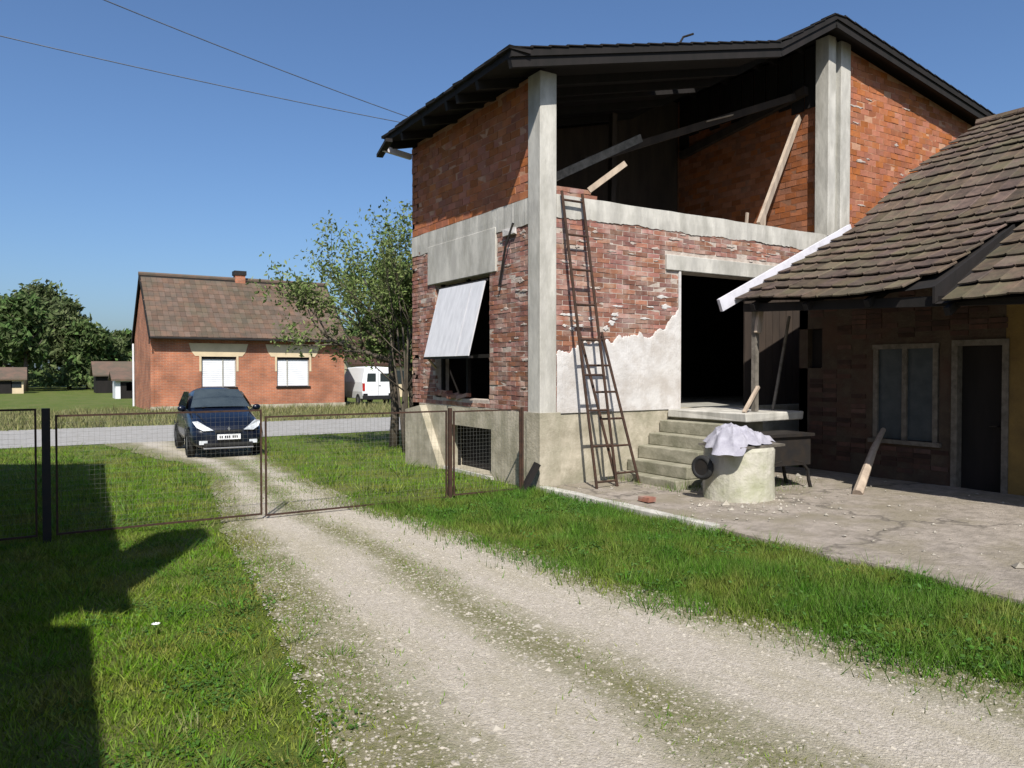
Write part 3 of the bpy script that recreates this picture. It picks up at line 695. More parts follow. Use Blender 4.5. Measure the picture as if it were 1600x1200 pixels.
# rubber-tyred barrow wheel at the left of the well
whl = empty('barrow_wheel', (1.06, -2.12, .50), 0, 'small dark wheel hanging on the left side of the concrete well', 'wheel')
q = MB(); n = 20
for i in range(n):
    a = 2*math.pi*i/n
    for k in range(8):
        b = 2*math.pi*k/8; rr = .125+.035*math.cos(b); q.v.append((.045*math.sin(b), rr*math.cos(a), rr*math.sin(a)))
for i in range(n):
    for k in range(8): q.f.append([i*8+k, i*8+(k+1) % 8, ((i+1) % n)*8+(k+1) % 8, ((i+1) % n)*8+k])
q.build('tyre', 'tyre', whl, smooth=True)
MB().tube([(-.03, 0, 0), (.03, 0, 0)], .10, 18).build('disc', 'iron_dark', whl)
MB().tube([(-.02, 0, 0), (.20, 0, .02)], .014, 6).build('axle', 'iron_dark', whl)
whl.rotation_euler = (0, 0, R(8))
# iron table with curved legs
tb = empty('iron_table', (2.62, -2.0, .09), R(-6), 'small dark iron table with bowed legs to the right of the well', 'table')
MB().box(-.46, .46, -.28, .28, .74, .78).build('table_top', 'iron_dark', tb)
MB().box(-.42, .42, -.24, .24, .34, .74).build('box_body', 'iron_dark', tb)
for sx in (-1, 1):
    for sy in (-1, 1):
        MB().tube([(sx*.12, sy*.22, .40), (sx*.28, sy*.22, .37), (sx*.38, sy*.22, .27), (sx*.41, sy*.22, .12), (sx*.45, sy*.22, 0)], .026, 6).build('leg', 'iron_dark', tb)
tag(MB().tube([(3.05, -2.98, .10), (3.5, -2.80, .34), (4.0, -2.60, .60), (4.53, -2.42, .86)], [.07, .06, .05, .035], 8).build('leaning_log', 'wood_pale'), 'thin peeling log leaning on the sill of the old house window', 'log')
tag(MB().bar((-.36, -.03, -.02), (-.12, -.10, .42), .13, .07).build('timber_stub', 'wood_dark'), 'short dark timber stub leaning at the foot of the corner column', 'timber')
tag(MB().bar((2.55, -1.5, 1.13), (2.95, -1.42, 1.50), .05, .04).build('pale_stick', 'wood_pale'), 'pale stick leaning against the porch post on the landing', 'stick')
tag(MB().bar((3.4, -1.30, 1.0), (4.0, -1.15, 2.6), .035).build('grey_stick', 'wood_grey'), 'thin grey stick propped up in the shade of the porch', 'stick')
tag(lump('field_stone', 'concrete_pale', (1.86, -1.52, .12), (.16, .12, .08), seed=4, nu=14, nv=8, amp=.12, flat=-.9), 'pale rounded stone on the ground at the foot of the steps', 'stone')
tag(lump('scrap_pipe_heap', 'iron_dark', (2.02, -1.46, .11), (.2, .1, .05), seed=8, nu=14, nv=8, amp=.2, flat=-.9), 'dark scrap lying under the side of the concrete steps', 'scrap')

random.seed(61); n_r = 560; q = np.random.default_rng(61)
px_ = np.r_[q.uniform(.0, 4.3, 300), q.normal(1.4, .45, 260)]; py_ = np.r_[q.uniform(-7.5, -.3, 300), q.normal(-2.7, .35, 260)]; sz = np.abs(q.normal(0, .010, n_r))+.005; sz[q.uniform(0, 1, n_r) < .03] *= 2.6
OC_ = np.array([(1, 0, 0), (0, 1, 0), (-1, 0, 0), (0, -1, 0), (0, 0, .7), (0, 0, -.7)]); OF_ = np.array([(0, 1, 4), (1, 2, 4), (2, 3, 4), (3, 0, 4), (1, 0, 5), (2, 1, 5), (3, 2, 5), (0, 3, 5)])
Vr = OC_[None]*sz[:, None, None]*q.uniform(.5, 1.5, (n_r, 6, 1))+np.stack([px_, py_, .058+.016*px_+.004], 1)[:, None]
tag(link('rubble', np_mesh('rubble', Vr.reshape(-1, 3), (OF_[None]+6*np.arange(n_r)[:, None, None]).reshape(-1, 3)), 'pebble'), 'crumbs of stone and mortar scattered over the concrete apron', 'rubble', kind='stuff')
for k, (x, y, lab) in enumerate(((.45, -1.75, 'broken brick lying by the kerb below the ladders'),)):
    o = bpy.data.objects.new('loose_brick', units['brick'][k]); COL.objects.link(o); o.scale = (.22-.05*k, .12, .06); o.location = (x, y, .058+.016*x+.034); o.rotation_euler = (0, .05, random.uniform(0, 3)); tag(o, lab, 'brick')
# ------------------------------------------------------------------ gate and fence
def post(u, label, h=1.25, r=.03, m='rust', v=0.):
    return tag(MB().box(u-r, u+r, v-r, v+r, hgt(v)-.15, h).build('gate_post', m), label, 'post', 'gate and fence posts')
post(-1.47, 'rusty steel gate post standing in front of the basement window', 1.24, .023)
post(-6.08, 'thick dark gate post with fence panel on its left', 1.36, .038, 'iron_dark')
post(-.32, 'thin rusty post close to the corner of the brick house', 1.22, .018)
def leaf(name, label, cat, u0, u1, z0, z1, m='rust', mid=False):
    t = empty(name, (u0, 0, 0), 0, label, cat, 'wire mesh gate and fence panels')
    w_ = u1-u0; r = .010
    for x in (r, w_-r): MB().box(x-r, x+r, -r, r, z0, z1).build('stile', m, t)
    for z in (z0+r, z1-r): MB().box(2*r, w_-2*r, -r, r, z-r, z+r).build('rail', m, t)
    ms = MB(); a = .0005; s = .05
    for i in range(1, int(w_/s)): ms.box(i*s-a, i*s+a, -.018, -.0155, z0+.02, z1-.02)
    for i in range(1, int((z1-z0)/s)): ms.box(.03, w_-.03, -.0155, -.013, z0+i*s-a, z0+i*s+a)
    ms.build('wire_mesh', 'wire', t)
    return t
leaf('gate_leaf', 'rusty wire mesh gate leaf on the house side of the driveway', 'gate', -3.90, -1.515, .04, 1.21)
leaf('gate_leaf', 'rusty wire mesh gate leaf next to the thick dark post', 'gate', -6.0, -3.935, .06, 1.29)
leaf('fence_panel', 'wire mesh fence panel at the far left beyond the dark post', 'fence', -7.5, -6.16, .06, 1.36)
leaf('fence_panel', 'narrow wire mesh panel between rusty gate post and house corner', 'fence', -1.42, -.345, .06, 1.20)

# ------------------------------------------------------------------ house across the road
FZ = -.15
X0, X1, Y0, DEP = -1.6, 7.5, 28.9, 6.4; EZ, RZ = 3.52, 6.35
FH = empty('roadside_house', (X0, Y0, FZ), 0, 'small orange brick house with two white shuttered windows across the road', 'house')
FH.location = (0, 0, 0)
m = MB(); wins = ((.42-.0, 2.05), (4.0, 5.55)); wz0, wz1 = .92, 2.38
w1 = (.55, 2.12); w2 = (4.05, 5.66)
segs = [X0, w1[0], w1[1], w2[0], w2[1], X1]
for i in (0, 2, 4): m.box(segs[i], segs[i+1], Y0, Y0+.3, FZ-.2, EZ)
for a, b in (w1, w2): m.box(a, b, Y0, Y0+.3, FZ-.2, wz0); m.box(a, b, Y0, Y0+.3, wz1, EZ)
m.prism([(Y0+.3, FZ-.2), (Y0+DEP, FZ-.2), (Y0+DEP, EZ), (Y0+DEP/2, RZ-.05), (Y0+.3, EZ+.2)], 0, X0, X0+.3)
m.prism([(Y0+.3, FZ-.2), (Y0+DEP, FZ-.2), (Y0+DEP, EZ), (Y0+DEP/2, RZ-.05), (Y0+.3, EZ+.2)], 0, X1-.3, X1)
m.box(X0+.3, X1-.3, Y0+DEP-.3, Y0+DEP, FZ-.2, EZ); m.build('wall', 'far_brick', FH)
MB().box(X0-.04, X1+.04, Y0-.05, Y0-.002, FZ-.2, FZ+.22).build('plinth', 'render_cream', FH)
for a, b in (w1, w2):
    W_ = empty('window', (0, 0, 0)); W_.parent = FH
    sp = a+(b-a)*(.62 if a < 2 else .33)
    for p_, q_ in ((a+.05, sp-.03), (sp+.03, b-.05)):
        sh = MB(); zz = wz0+.04
        while zz < wz1-.14: sh.add([(p_, Y0+.125, zz), (q_, Y0+.125, zz), (q_, Y0+.118, zz+.05), (p_, Y0+.118, zz+.05), (p_, Y0+.125, zz+.1), (q_, Y0+.125, zz+.1)], [(0, 1, 2, 3), (3, 2, 5, 4)]); zz += .1
        sh.build('shutter', 'white_paint', W_)
    fr_ = MB(); fr_.box(a, a+.05, Y0+.09, Y0+.2, wz0, wz1-.1); fr_.box(b-.05, b, Y0+.09, Y0+.2, wz0, wz1-.1); fr_.box(sp-.03, sp+.03, Y0+.095, Y0+.2, wz0, wz1-.1); fr_.build('frame', 'concrete', W_)
    MB().box(a, b, Y0+.05, Y0+.2, wz1-.10, wz1).build('shutter_box', 'wood_dark', W_)
    MB().box(a-.05, b+.05, Y0-.07, Y0+.055, wz0-.05, wz0+.02).build('sill', 'wood_dark', W_)
    MB().prism([(a-.55, wz1+.62), (b+.55, wz1+.62), (b+.45, wz1+.25), (b+.28, wz1+.02), (b+.1, wz1+.02), (b+.1, wz1-.7), (b+.003, wz1-.7), (b+.003, wz1), (a-.003, wz1), (a-.003, wz1-.7), (a-.1, wz1-.7), (a-.1, wz1+.02), (a-.28, wz1+.02), (a-.45, wz1+.25)], 1, Y0-.02, Y0-.003).build('surround', 'cream_plaster', W_)
FR = empty('roof', (0, 0, 0)); FR.parent = FH
sl = (RZ-EZ)/(DEP/2)
def frz(y): return RZ-sl*abs(y-(Y0+DEP/2))
m = MB(); ys_ = [Y0-.38, Y0+DEP/2, Y0+DEP+.38]
for a, b in zip(ys_, ys_[1:]):
    m.add([(x, y, frz(y)+t) for t in (0, .08) for x, y in ((X0-.12, a), (X1+.12, a), (X1+.12, b), (X0-.12, b))], [(3, 2, 1, 0), (4, 5, 6, 7), (0, 1, 5, 4), (1, 2, 6, 5), (2, 3, 7, 6), (3, 0, 4, 7)])
m.build('roof_deck', 'wood_dark', FR)
rows = int((DEP/2+.4)/.28); cols = int((X1-X0+.3)/.25); Vt = []; n = 0
for r_ in range(rows):
    for c_ in range(cols):
        y = Y0-.40+r_*.28; x = X0-.12+c_*.25; z = frz(y)+.10+random.gauss(0, .006); y2 = y+.32; z2 = frz(y2)+.085
        Vt += [(x, y, z), (x+.242, y, z+.004), (x+.242, y2, z2), (x, y2, z2), (x, y, z+.03), (x+.242, y, z+.034), (x+.242, y2, z2+.02), (x, y2, z2+.02)]; n += 1
Ft = np.array([(0, 3, 2, 1), (4, 5, 6, 7), (0, 1, 5, 4), (1, 2, 6, 5), (2, 3, 7, 6), (3, 0, 4, 7)])[None]+8*np.arange(n)[:, None, None]
tag(link('roof_tiling', np_mesh('roof_tiling', Vt, Ft.reshape(-1, 4)), 'tile_far', FR), kind='stuff')
MB().tube([(X0-.14, Y0+DEP/2, RZ+.08), (X1+.14, Y0+DEP/2, RZ+.08)], .12, 8).build('ridge', 'tile_far', FR)
MB().box(X0-.14, X0-.09, Y0-.38, Y0-.36, EZ-.6, EZ-.3).build('bargeboard_end', 'wood_dark', FR)
bb = MB(); bb.bar((X0-.10, Y0-.38, frz(Y0-.38)), (X0-.10, Y0+DEP/2, RZ), .05, .2); bb.bar((X0-.10, Y0+DEP+.38, frz(Y0-.38)), (X0-.10, Y0+DEP/2, RZ), .05, .2); bb.build('bargeboard', 'wood_dark', FR)
MB().tube([(X0-.1, Y0-.44, frz(Y0-.38)+.02), (X1+.1, Y0-.44, frz(Y0-.38)+.0)], .055, 7).build('gutter', 'iron_dark', FR)
CH = empty('chimney', (0, 0, 0)); CH.parent = FH
MB().box(2.75, 3.25, Y0+DEP/2-.25, Y0+DEP/2+.25, RZ-.3, RZ+.30).build('stack', 'far_brick', CH)
MB().box(2.70, 3.30, Y0+DEP/2-.3, Y0+DEP/2+.3, RZ+.30, RZ+.52).build('cap', 'iron_dark', CH)
MB().tube([(X0-.08, Y0+DEP-.1, FZ), (X0-.08, Y0+DEP-.1, EZ-.4)], .05, 8).build('downpipe', 'white_paint', FH)
MB().box(X0-.03, X0+.12, Y0-.02, Y0-.004, FZ, EZ-.3).build('corner_strip', 'far_brick', FH)

# ------------------------------------------------------------------ vehicles
def wheel(parent, x, y, r=.30, wd=.19):
    t = empty('wheel', (x, y, r)); t.parent = parent; s = 1 if x > 0 else -1
    q = MB(); n = 22; pr = [(-.5, .62), (-.5, .92), (-.38, 1.0), (.38, 1.0), (.5, .92), (.5, .62)]
    for i in range(n):
        a = 2*math.pi*i/n
        for px, pr_ in pr: q.v.append((px*wd, pr_*r*math.cos(a), pr_*r*math.sin(a)))
    for i in range(n):
        for k in range(5): q.f.append([i*6+k, i*6+k+1, ((i+1) % n)*6+k+1, ((i+1) % n)*6+k])
    q.build('tyre', 'tyre', t, smooth=True)
    q = MB().tube([(-.3*wd*s, 0, 0), (.40*wd*s, 0, 0)], r*.63, 18); q.build('rim', 'alloy', t)
def loft(secs, half):
    """secs: list of (y, [(x,z)...]) half sections from bottom centre to top centre, mirrored"""
    q = MB(); n = len(secs[0][1])
    for y, s in secs:
        pts = list(s)+[(-x, z) for x, z in s[::-1][1:-1]]
        for x, z in pts: q.v.append((x, y, z))
    k = 2*n-2
    for i in range(len(secs)-1):
        for j in range(k): q.f.append([i*k+j, i*k+(j+1) % k, (i+1)*k+(j+1) % k, (i+1)*k+j])
    q.f.append(list(range(k))[::-1]); q.f.append([(len(secs)-1)*k+j for j in range(k)]); return q
def patch(name, m, parent, pts, grow=0): return MB().add(pts, [tuple(range(len(pts)))]).build(name, m, parent)
CAR = empty('parked_car', (-2.38, 9.2, hgt(9.2)+.0), R(-3), 'dark navy hatchback parked beyond the gate facing the camera', 'car')
CAR.scale = (.97, 1, 1.07)
rows_ = [(-.02, .26, .40, .52, .56, .50, .60, .58, .38), (.05, .20, .42, .62, .68, .68, .76, .70, .45), (.20, .18, .46, .72, .77, .79, .835, .76, .48), (.50, .18, .52, .83, .88, .82, .85, .77, .5), (.95, .18, .56, .91, .97, .82, .855, .77, .5),
         (1.08, .18, .56, .93, 1.01, .82, .855, .77, .53), (1.45, .18, .56, .95, 1.27, .82, .855, .775, .55), (1.80, .18, .56, .97, 1.445, .82, .855, .78, .53), (2.4, .18, .56, .98, 1.48, .82, .855, .78, .53), (3.15, .18, .56, 1.0, 1.44, .82, .85, .77, .52), (3.6, .2, .55, 1.0, 1.17, .8, .83, .72, .5), (3.82, .26, .5, .84, .92, .7, .74, .66, .45)]
q = loft([(y, [(0, zs), (ws, zs), (wm, zm), (wb, zb), (wt, zt), (0, zt+.02)]) for y, zs, zm, zb, zt, ws, wm, wb, wt in rows_], 1)
bd = q.build('body', 'car_paint', CAR, smooth=True); md = bd.modifiers.new('sub', 'SUBSURF'); md.levels = md.render_levels = 2
# glass lies just outside the body skin
ws_ = MB(); n = 8
for j in range(7):
    t = j/6; y = 1.09+t*.64; z = 1.035+t*.385; hw = .70-.17*t
    for i in range(n+1):
        s = -1+2*i/n; ws_.v.append((s*hw, y-.055+.10*s*s*(1-.4*t), z+.025-.018*s*s))
for j in range(6):
    for i in range(n): a = j*(n+1)+i; ws_.f.append([a, a+1, a+n+2, a+n+1])
ws_.build('windscreen', 'screen_glass', CAR, smooth=True)
for s in (-1, 1):
    patch('side_window', 'dark_glass', CAR, [(s*.80, 1.25, 1.00), (s*.80, 2.95, 1.03), (s*.665, 2.85, 1.36), (s*.645, 1.90, 1.38)])
    hl = MB(); P_ = [(.34, -.01, .60), (.56, .02, .59), (.70, .10, .66), (.775, .24, .78), (.66, .16, .79), (.48, .04, .68)]
    hl.add([(s*x, y-.045, z) for x, y, z in P_]+[(s*x*.98, y+.10, z) for x, y, z in P_], [tuple(range(6)), tuple(range(11, 5, -1))]+[(i, i+6, (i+1) % 6+6, (i+1) % 6) for i in range(6)])
    hl.build('headlight', 'lamp_glass', CAR)
    mr = lump('mirror', 'car_paint', (s*.89, 1.28, 1.02), (.10, .06, .07), seed=3, nu=14, nv=8, amp=.03, flat=-2); mr.parent = CAR
    MB().bar((s*.74, 1.30, .95), (s*.86, 1.29, 1.0), .05).build('mirror_arm', 'black_plastic', CAR)
    for y in (.70, 3.12):
        wheel(CAR, s*.76, y)
        ar = MB(); nn = 14
        for i in range(nn+1):
            a = math.pi*(-.08+1.16*i/nn)
            for rr in (.30, .375): ar.v.append((s*.862, y+rr*math.cos(a), .30+rr*math.sin(a)))
        for i in range(nn): ar.f.append([2*i, 2*i+1, 2*i+3, 2*i+2])
        ar.build('wheel_arch', 'black_plastic', CAR)
    MB().box(s*.56-.09, s*.56+.09, -.005, .04, .30, .38).build('fog_lamp', 'lamp_glass', CAR)
MB().box(-.55, .55, -.035, .06, .25, .33).build('lower_grille', 'black_plastic', CAR, bevel=.01)
MB().box(-.30, .30, -.055, .02, .545, .60).build('upper_grille', 'black_plastic', CAR)
MB().box(-.56, .56, -.06, .05, .20, .232).build('bumper_lip', 'alloy', CAR, bevel=.008)
pb = MB().box(-.26, .26, -.075, -.045, .40, .51).build('licence_plate', 'plate_white', CAR)
pl_ = MB()
for i, x in enumerate((-.20, -.155, -.08, -.035, .01, .09, .135, .18)): pl_.box(x-.014, x+.014, -.079, -.0755, .43, .48)
pl_.build('plate_characters', 'black_plastic', pb)
em = MB().prism([(0, .67), (.03, .625), (0, .58), (-.03, .625)], 1, -.075, -.03).build('badge', 'alloy', CAR)
for sx in (-1, 1): MB().bar((sx*.50, .16, .775), (sx*.66, 1.0, .985), .012).build('bonnet_seam', 'black_plastic', CAR)
for a, b in (((-.45, 1.06, 1.045), (.0, 1.16, 1.095)), ((.05, 1.06, 1.045), (.5, 1.17, 1.08))): MB().bar(a, b, .02).build('wiper', 'black_plastic', CAR)
VAN = empty('delivery_van', (9.35, 28.9, FZ), R(-2), 'white delivery van parked beside the brick house showing its rear doors', 'van')
S = [(y, [(0, .35), (.80, .35), (.86, .75), (.85, 1.25), (.72, zt), (0, zt+.04)]) for y, zt in ((0, 1.98), (.06, 2.03), (1.5, 2.06), (2.9, 2.02), (3.6, 1.35), (4.3, 1.1))]
q = loft(S, 1); b = q.build('body', 'van_paint', VAN, smooth=False, bevel=.05)
for s in (-1, 1):
    patch('rear_window', 'dark_glass', VAN, [(s*.12, -.012, 1.28), (s*.62, -.012, 1.28), (s*.58, -.012, 1.72), (s*.12, -.012, 1.72)])
    MB().box(s*.79-.06, s*.79+.06, -.03, .05, .80, 1.2).build('tail_light', 'red_glass', VAN)
    MB().box(s*.70-.12, s*.70+.12, -.03, .02, .35, .66).build('bumper_corner', 'black_plastic', VAN)
    for y in (.8, 3.4): wheel(VAN, s*.76, y, .32)
MB().box(-.85, .85, -.10, .02, .33, .55).build('bumper', 'black_plastic', VAN, bevel=.02)
MB().box(-.012, .012, -.016, 0, .58, 1.95).build('door_seam', 'black_plastic', VAN)
MB().box(-.62, -.22, -.02, -.002, .80, .91).build('licence_plate', 'plate_white', VAN)
MB().box(.05, .14, -.03, -.002, 1.05, 1.09).build('door_handle', 'black_plastic', VAN)

# ------------------------------------------------------------------ vegetation
def leaves(C, size, seed, m, name, parent, jit=.45):
    r = np.random.default_rng(seed); n = len(C); d = r.normal(size=(n, 3)); d /= np.linalg.norm(d, axis=1)[:, None]
    e = r.normal(size=(n, 3)); e -= (e*d).sum(1)[:, None]*d; e /= np.linalg.norm(e, axis=1)[:, None]
    s = size*r.uniform(1-jit, 1+jit, n)[:, None]; up = np.cross(d, e)*.18
    V = np.stack([C-d*s, C+e*s*.45+up*s, C+d*s, C-e*s*.45+up*s], 1)
    return link(name, np_mesh(name, V.reshape(-1, 3), np.arange(4*n).reshape(n, 4)), m, parent)
def limb(mb, p, d, L, r, depth_, tips, bend=.35, up=.12, kids=(2, 4), shrink=.66, rnd=random):
    pts = [Vector(p)]; rad = [r]; d = Vector(d).normalized()
    for i in range(4):
        d = (d+Vector((rnd.gauss(0, bend*.4), rnd.gauss(0, bend*.4), rnd.gauss(0, bend*.3)+up*.4))).normalized(); pts.append(pts[-1]+d*L/4); rad.append(r*(1-.45*(i+1)/4))
    mb.tube(pts, rad, 6 if r > .03 else 4)
    if depth_ <= 1: tips += [(pts[k], d) for k in (2, 3, 4)]
    if depth_ == 0: return
    for k in range(rnd.randint(*kids)):
        t = rnd.choice((2, 3, 4, 4)); nd = (d+Vector((rnd.gauss(0, .7), rnd.gauss(0, .7), rnd.gauss(.15, .4)))).normalized()
        limb(mb, pts[t], nd, L*shrink*rnd.uniform(.8, 1.15), rad[t]*.72, depth_-1, tips, bend, up, kids, shrink, rnd)
# fruit tree at the corner of the house
rt = random.Random(23); base = Vector((1.62, 9.0, hgt(9.0)))
T = empty('fruit_tree', base, 0, 'spring fruit tree with thin new leaves beside the left wall of the house', 'tree')
mb = MB(); tips = []
# two stems and long limbs reaching to the left over the road
for off, h, r in (((0, 0), 3.0, .11), ((.45, -.05), 2.9, .08)):
    b = Vector((off[0], off[1], -.05)); tp = b+Vector((rt.uniform(-.1, .05), rt.uniform(-.1, .1), h))
    mb.tube([b, b.lerp(tp, .35)+Vector((.04, 0, 0)), b.lerp(tp, .7)+Vector((-.05, 0, 0)), tp], [r*1.3, r, r*.9, r*.75], 8)
    for k in range(6 if off[0] == 0 else 5):
        z = rt.uniform(.35, 1.0); p = b.lerp(tp, z)
        a = rt.uniform(0, 6.28)
        limb(mb, p, (math.cos(a)*.7, math.sin(a)*.7, .9), 1.15, r*.55, 2, tips, rnd=rt)
    for k in range(3 if off[0] == 0 else 1):
        p = b.lerp(tp, .75+.1*k); limb(mb, p, (-.95+.12*k, .42+.15*k, .45+.25*k), 1.75, r*.6, 2, tips, bend=.3, up=.02, rnd=rt)
mb.build('trunk', 'bark', T, smooth=True)
C = []
r = np.random.default_rng(4)
for p, d in tips:
    left = p.x*RGT.x+p.y*RGT.y < -.9
    k = int(r.integers(12, 24) if left else r.integers(22, 40)); C.append(np.array(p)[None]+r.normal(0, .15, (k, 3)))
# dense suckers low on the stems
for k in range(70):
    a = r.uniform(0, 6.28); rr = r.uniform(.1, .7); z = r.uniform(2.2, 4.9); C.append(np.array([[.3+rr*math.cos(a), -.1+rr*math.sin(a), z]])+r.normal(0, .16, (34, 3)))
leaves(np.concatenate(C), .062, 9, 'leaf', 'crown', T)
# young growth against the house wall
T2 = empty('wall_shrub', (1.0, 7.0, hgt(7.0)), 0, 'slender leafy shrub against the far end of the left wall', 'shrub')
mb = MB(); tips = []
for k in range(5): limb(mb, (rt.gauss(0, .06), rt.gauss(0, .06), 0), (rt.gauss(0, .12), rt.gauss(0, .12), 1), 2.9, .035, 2, tips, bend=.15, up=.25, rnd=rt)
mb.build('stems', 'bark', T2, smooth=True)
leaves(np.concatenate([np.array(p)[None]+r.normal(0, .13, (26, 3)) for p, d in tips]), .05, 3, 'leaf', 'crown', T2)
# wood at the far left, beyond the field
def P(px, D): X = (px-800)/1190*D; v = CAM+RGT*X+FWD*D; return v.x, v.y
def far_tree(px, D, h, wd, label, m, seed, name='broadleaf_tree', trunk=.3, n=5200, sz=.30):
    x, y = P(px, D); t = empty(name, (x, y, -.15), 0, label, 'tree', 'trees at the edge of the field'); rr = random.Random(seed); q = np.random.default_rng(seed)
    mb = MB(); mb.tube([(0, 0, -.2), (rr.uniform(-.2, .2), 0, h*.35), (rr.uniform(-.4, .4), .2, h*.72)], [.22, .16, .07], 7)
    for k in range(7):
        a = rr.uniform(0, 6.28); z = h*rr.uniform(.3, .65); mb.tube([(0, 0, z), (math.cos(a)*wd*.22, math.sin(a)*wd*.22, z+h*.1), (math.cos(a)*wd*.36, math.sin(a)*wd*.36, z+h*.2)], [.09, .06, .03], 5)
    mb.build('trunk', 'bark', t, smooth=True)
    C = []
    for k in range(46):
        zt = q.uniform(trunk, 1)**.9; env = math.sin(math.pi*min(1, max(.08, (zt-trunk*.7)/(1.06-trunk*.7))))**.65
        a = q.uniform(0, 6.28); rad = wd/2*env*q.uniform(.25, .95)
        C.append(np.array([[math.cos(a)*rad, math.sin(a)*rad, zt*h*.95]])+q.normal(0, 1, (n//46, 3))*np.array([wd*.085, wd*.085, h*.045]))
    leaves(np.concatenate(C), sz, seed, m, 'crown', t)
for a in ((-70, 74, 8.6, 6.5, 'dark broad tree at the far left edge of the field', 'leaf_far', 31), (10, 72, 8.6, 5.5, 'dark round tree first in the row at the left edge', 'leaf_far', 32), (40, 66, 8.0, 4.2, 'dense dark green tree in front of the pale tree', 'leaf_far', 33),
          (72, 84, 11.3, 6.5, 'tallest paler tree in the wood at the left', 'leaf_far_light', 34), (108, 76, 8.6, 5.0, 'mid green tree right of the tallest pale tree', 'leaf_far_light', 35), (138, 74, 6.4, 4.2, 'lower green tree on the falling edge of the wood', 'leaf_far', 36),
          (165, 78, 5.4, 4.0, 'small rounded tree behind the low farm sheds', 'leaf_far_light', 37), (192, 82, 6.0, 3.4, 'small dark tree close to the brick house gable', 'leaf_far', 38), (-20, 80, 9.6, 6.5, 'tall tree behind the first dark trees at left edge', 'leaf_far', 39),
          (556, 62, 5.2, 3.6, 'dark green tree behind the white van', 'leaf_far', 40), (600, 58, 6.0, 5.0, 'green tree seen through the fruit tree branches', 'leaf_far', 41), (640, 66, 6.6, 6.0, 'broad tree behind the left wall of the tall house', 'leaf_far', 42)):
    far_tree(*a)
# undergrowth under the wood
q = np.random.default_rng(55); C = []
for k in range(150):
    px = q.uniform(-140, 175); D = q.uniform(68, 90); x, y = P(px, D); C.append(np.array([[x, y, .3]])+np.abs(q.normal(0, 1, (40, 3)))*np.array([.8, .8, .8]))
tag(leaves(np.concatenate(C), .3, 56, 'leaf_far', 'undergrowth', None), 'dark undergrowth along the foot of the far wood', 'undergrowth', kind='stuff')

# ------------------------------------------------------------------ grass
def blades(name, label, m, n, area, keep, hmin, hmax, wd, seed, lean=.4):
    q = np.random.default_rng(seed); x = q.uniform(area[0], area[1], n); y = q.uniform(area[2], area[3], n)
    ok = keep(x, y, q); x, y = x[ok], y[ok]; n = len(x)
    z = np.interp(y, [3, 10, 24, 28], [0, -.3, -.3, -.15]); clump = .55+.9*(.5+.5*np.sin(x*3.1+np.sin(y*2.3)*2)*np.sin(y*2.7+x))
    h = q.uniform(hmin, hmax, n)*clump; a = q.uniform(0, 6.28, n); l = q.normal(0, lean, (n, 2))*h[:, None]; w_ = wd*q.uniform(.6, 1.4, n)
    V = np.stack([np.stack([x-np.cos(a)*w_, y-np.sin(a)*w_, z-.01], 1), np.stack([x+np.cos(a)*w_, y+np.sin(a)*w_, z-.01], 1), np.stack([x+l[:, 0], y+l[:, 1], z+h], 1)], 1)
    return tag(link(name, np_mesh(name, V.reshape(-1, 3), np.arange(3*n).reshape(n, 3)), m), label, 'grass', kind='stuff')
DY = np.array([d[0] for d in DRIVE]); DA = np.array([d[1] for d in DRIVE]); DB = np.array([d[2] for d in DRIVE])
def off_drive(x, y, q, soft=.24):
    a = np.interp(y, DY, DA); b = np.interp(y, DY, DB); e = q.normal(0, soft, len(x)); return (x < a+e) | (x > b+e)
def near_keep(p0, f):
    def k(x, y, q):
        d = np.hypot(x-CAM.x, y-CAM.y); pr = np.clip((p0/np.maximum(d, 2.5))**2, 0, 1); return off_drive(x, y, q) & (q.uniform(0, 1, len(x)) < pr) & f(x, y)
    return k
blades('grass', 'bright trampled lawn left of the gravel driveway', 'grass', 620000, (-10, -4.0, -8.2, 14.3), near_keep(6.2, lambda x, y: x > -8.6-.25*np.maximum(0, y)), .016, .05, .0055, 1, .7)
blades('grass', 'lush green strip between driveway and concrete apron', 'grass_lush', 260000, (-2.9, -.02, -9, .2), near_keep(6.5, lambda x, y: True), .03, .11, .005, 2)
blades('grass', 'rough grass between gate and road', 'grass', 150000, (-9, 4, .1, 14.5), near_keep(9, lambda x, y: ~((x > -.1) & (y < 4.5))), .03, .10, .007, 3)
blades('grass', 'dry rough grass on the bank beyond the road', 'dry_grass', 60000, (-40, 16, 21.4, 30), lambda x, y, q: (q.uniform(0, 1, len(x)) < .8) & ~((x > -1.7) & (y > 28.8)), .08, .3, .02, 4)
def crown_keep(x, y, q):
    a = np.interp(y, DY, DA); b = np.interp(y, DY, DB); f = (x-a)/(b-a); pat = .5+.5*np.sin(x*4.1+np.sin(y*1.9)*1.5)*np.sin(y*2.3+np.sin(x*3)*1.2)
    p = (np.exp(-((f-.5)/.10)**2)*.8+np.exp(-(f/.14)**2)*1.3+np.exp(-((f-1)/.11)**2)*1.1)*pat+np.where(y > .2, .45, 0)
    return (f > -.02) & (f < 1.02) & (q.uniform(0, 1, len(x)) < p)
blades('grass', 'sparse weeds along the crown and edges of the driveway', 'grass', 150000, (-5.4, -1.2, -8.6, 8), crown_keep, .008, .038, .005, 5, .9)
blades('grass', 'withered stalks among the driveway weeds', 'dry_grass', 50000, (-5.4, -1.2, -8.6, 8), crown_keep, .008, .04, .004, 15, .9)
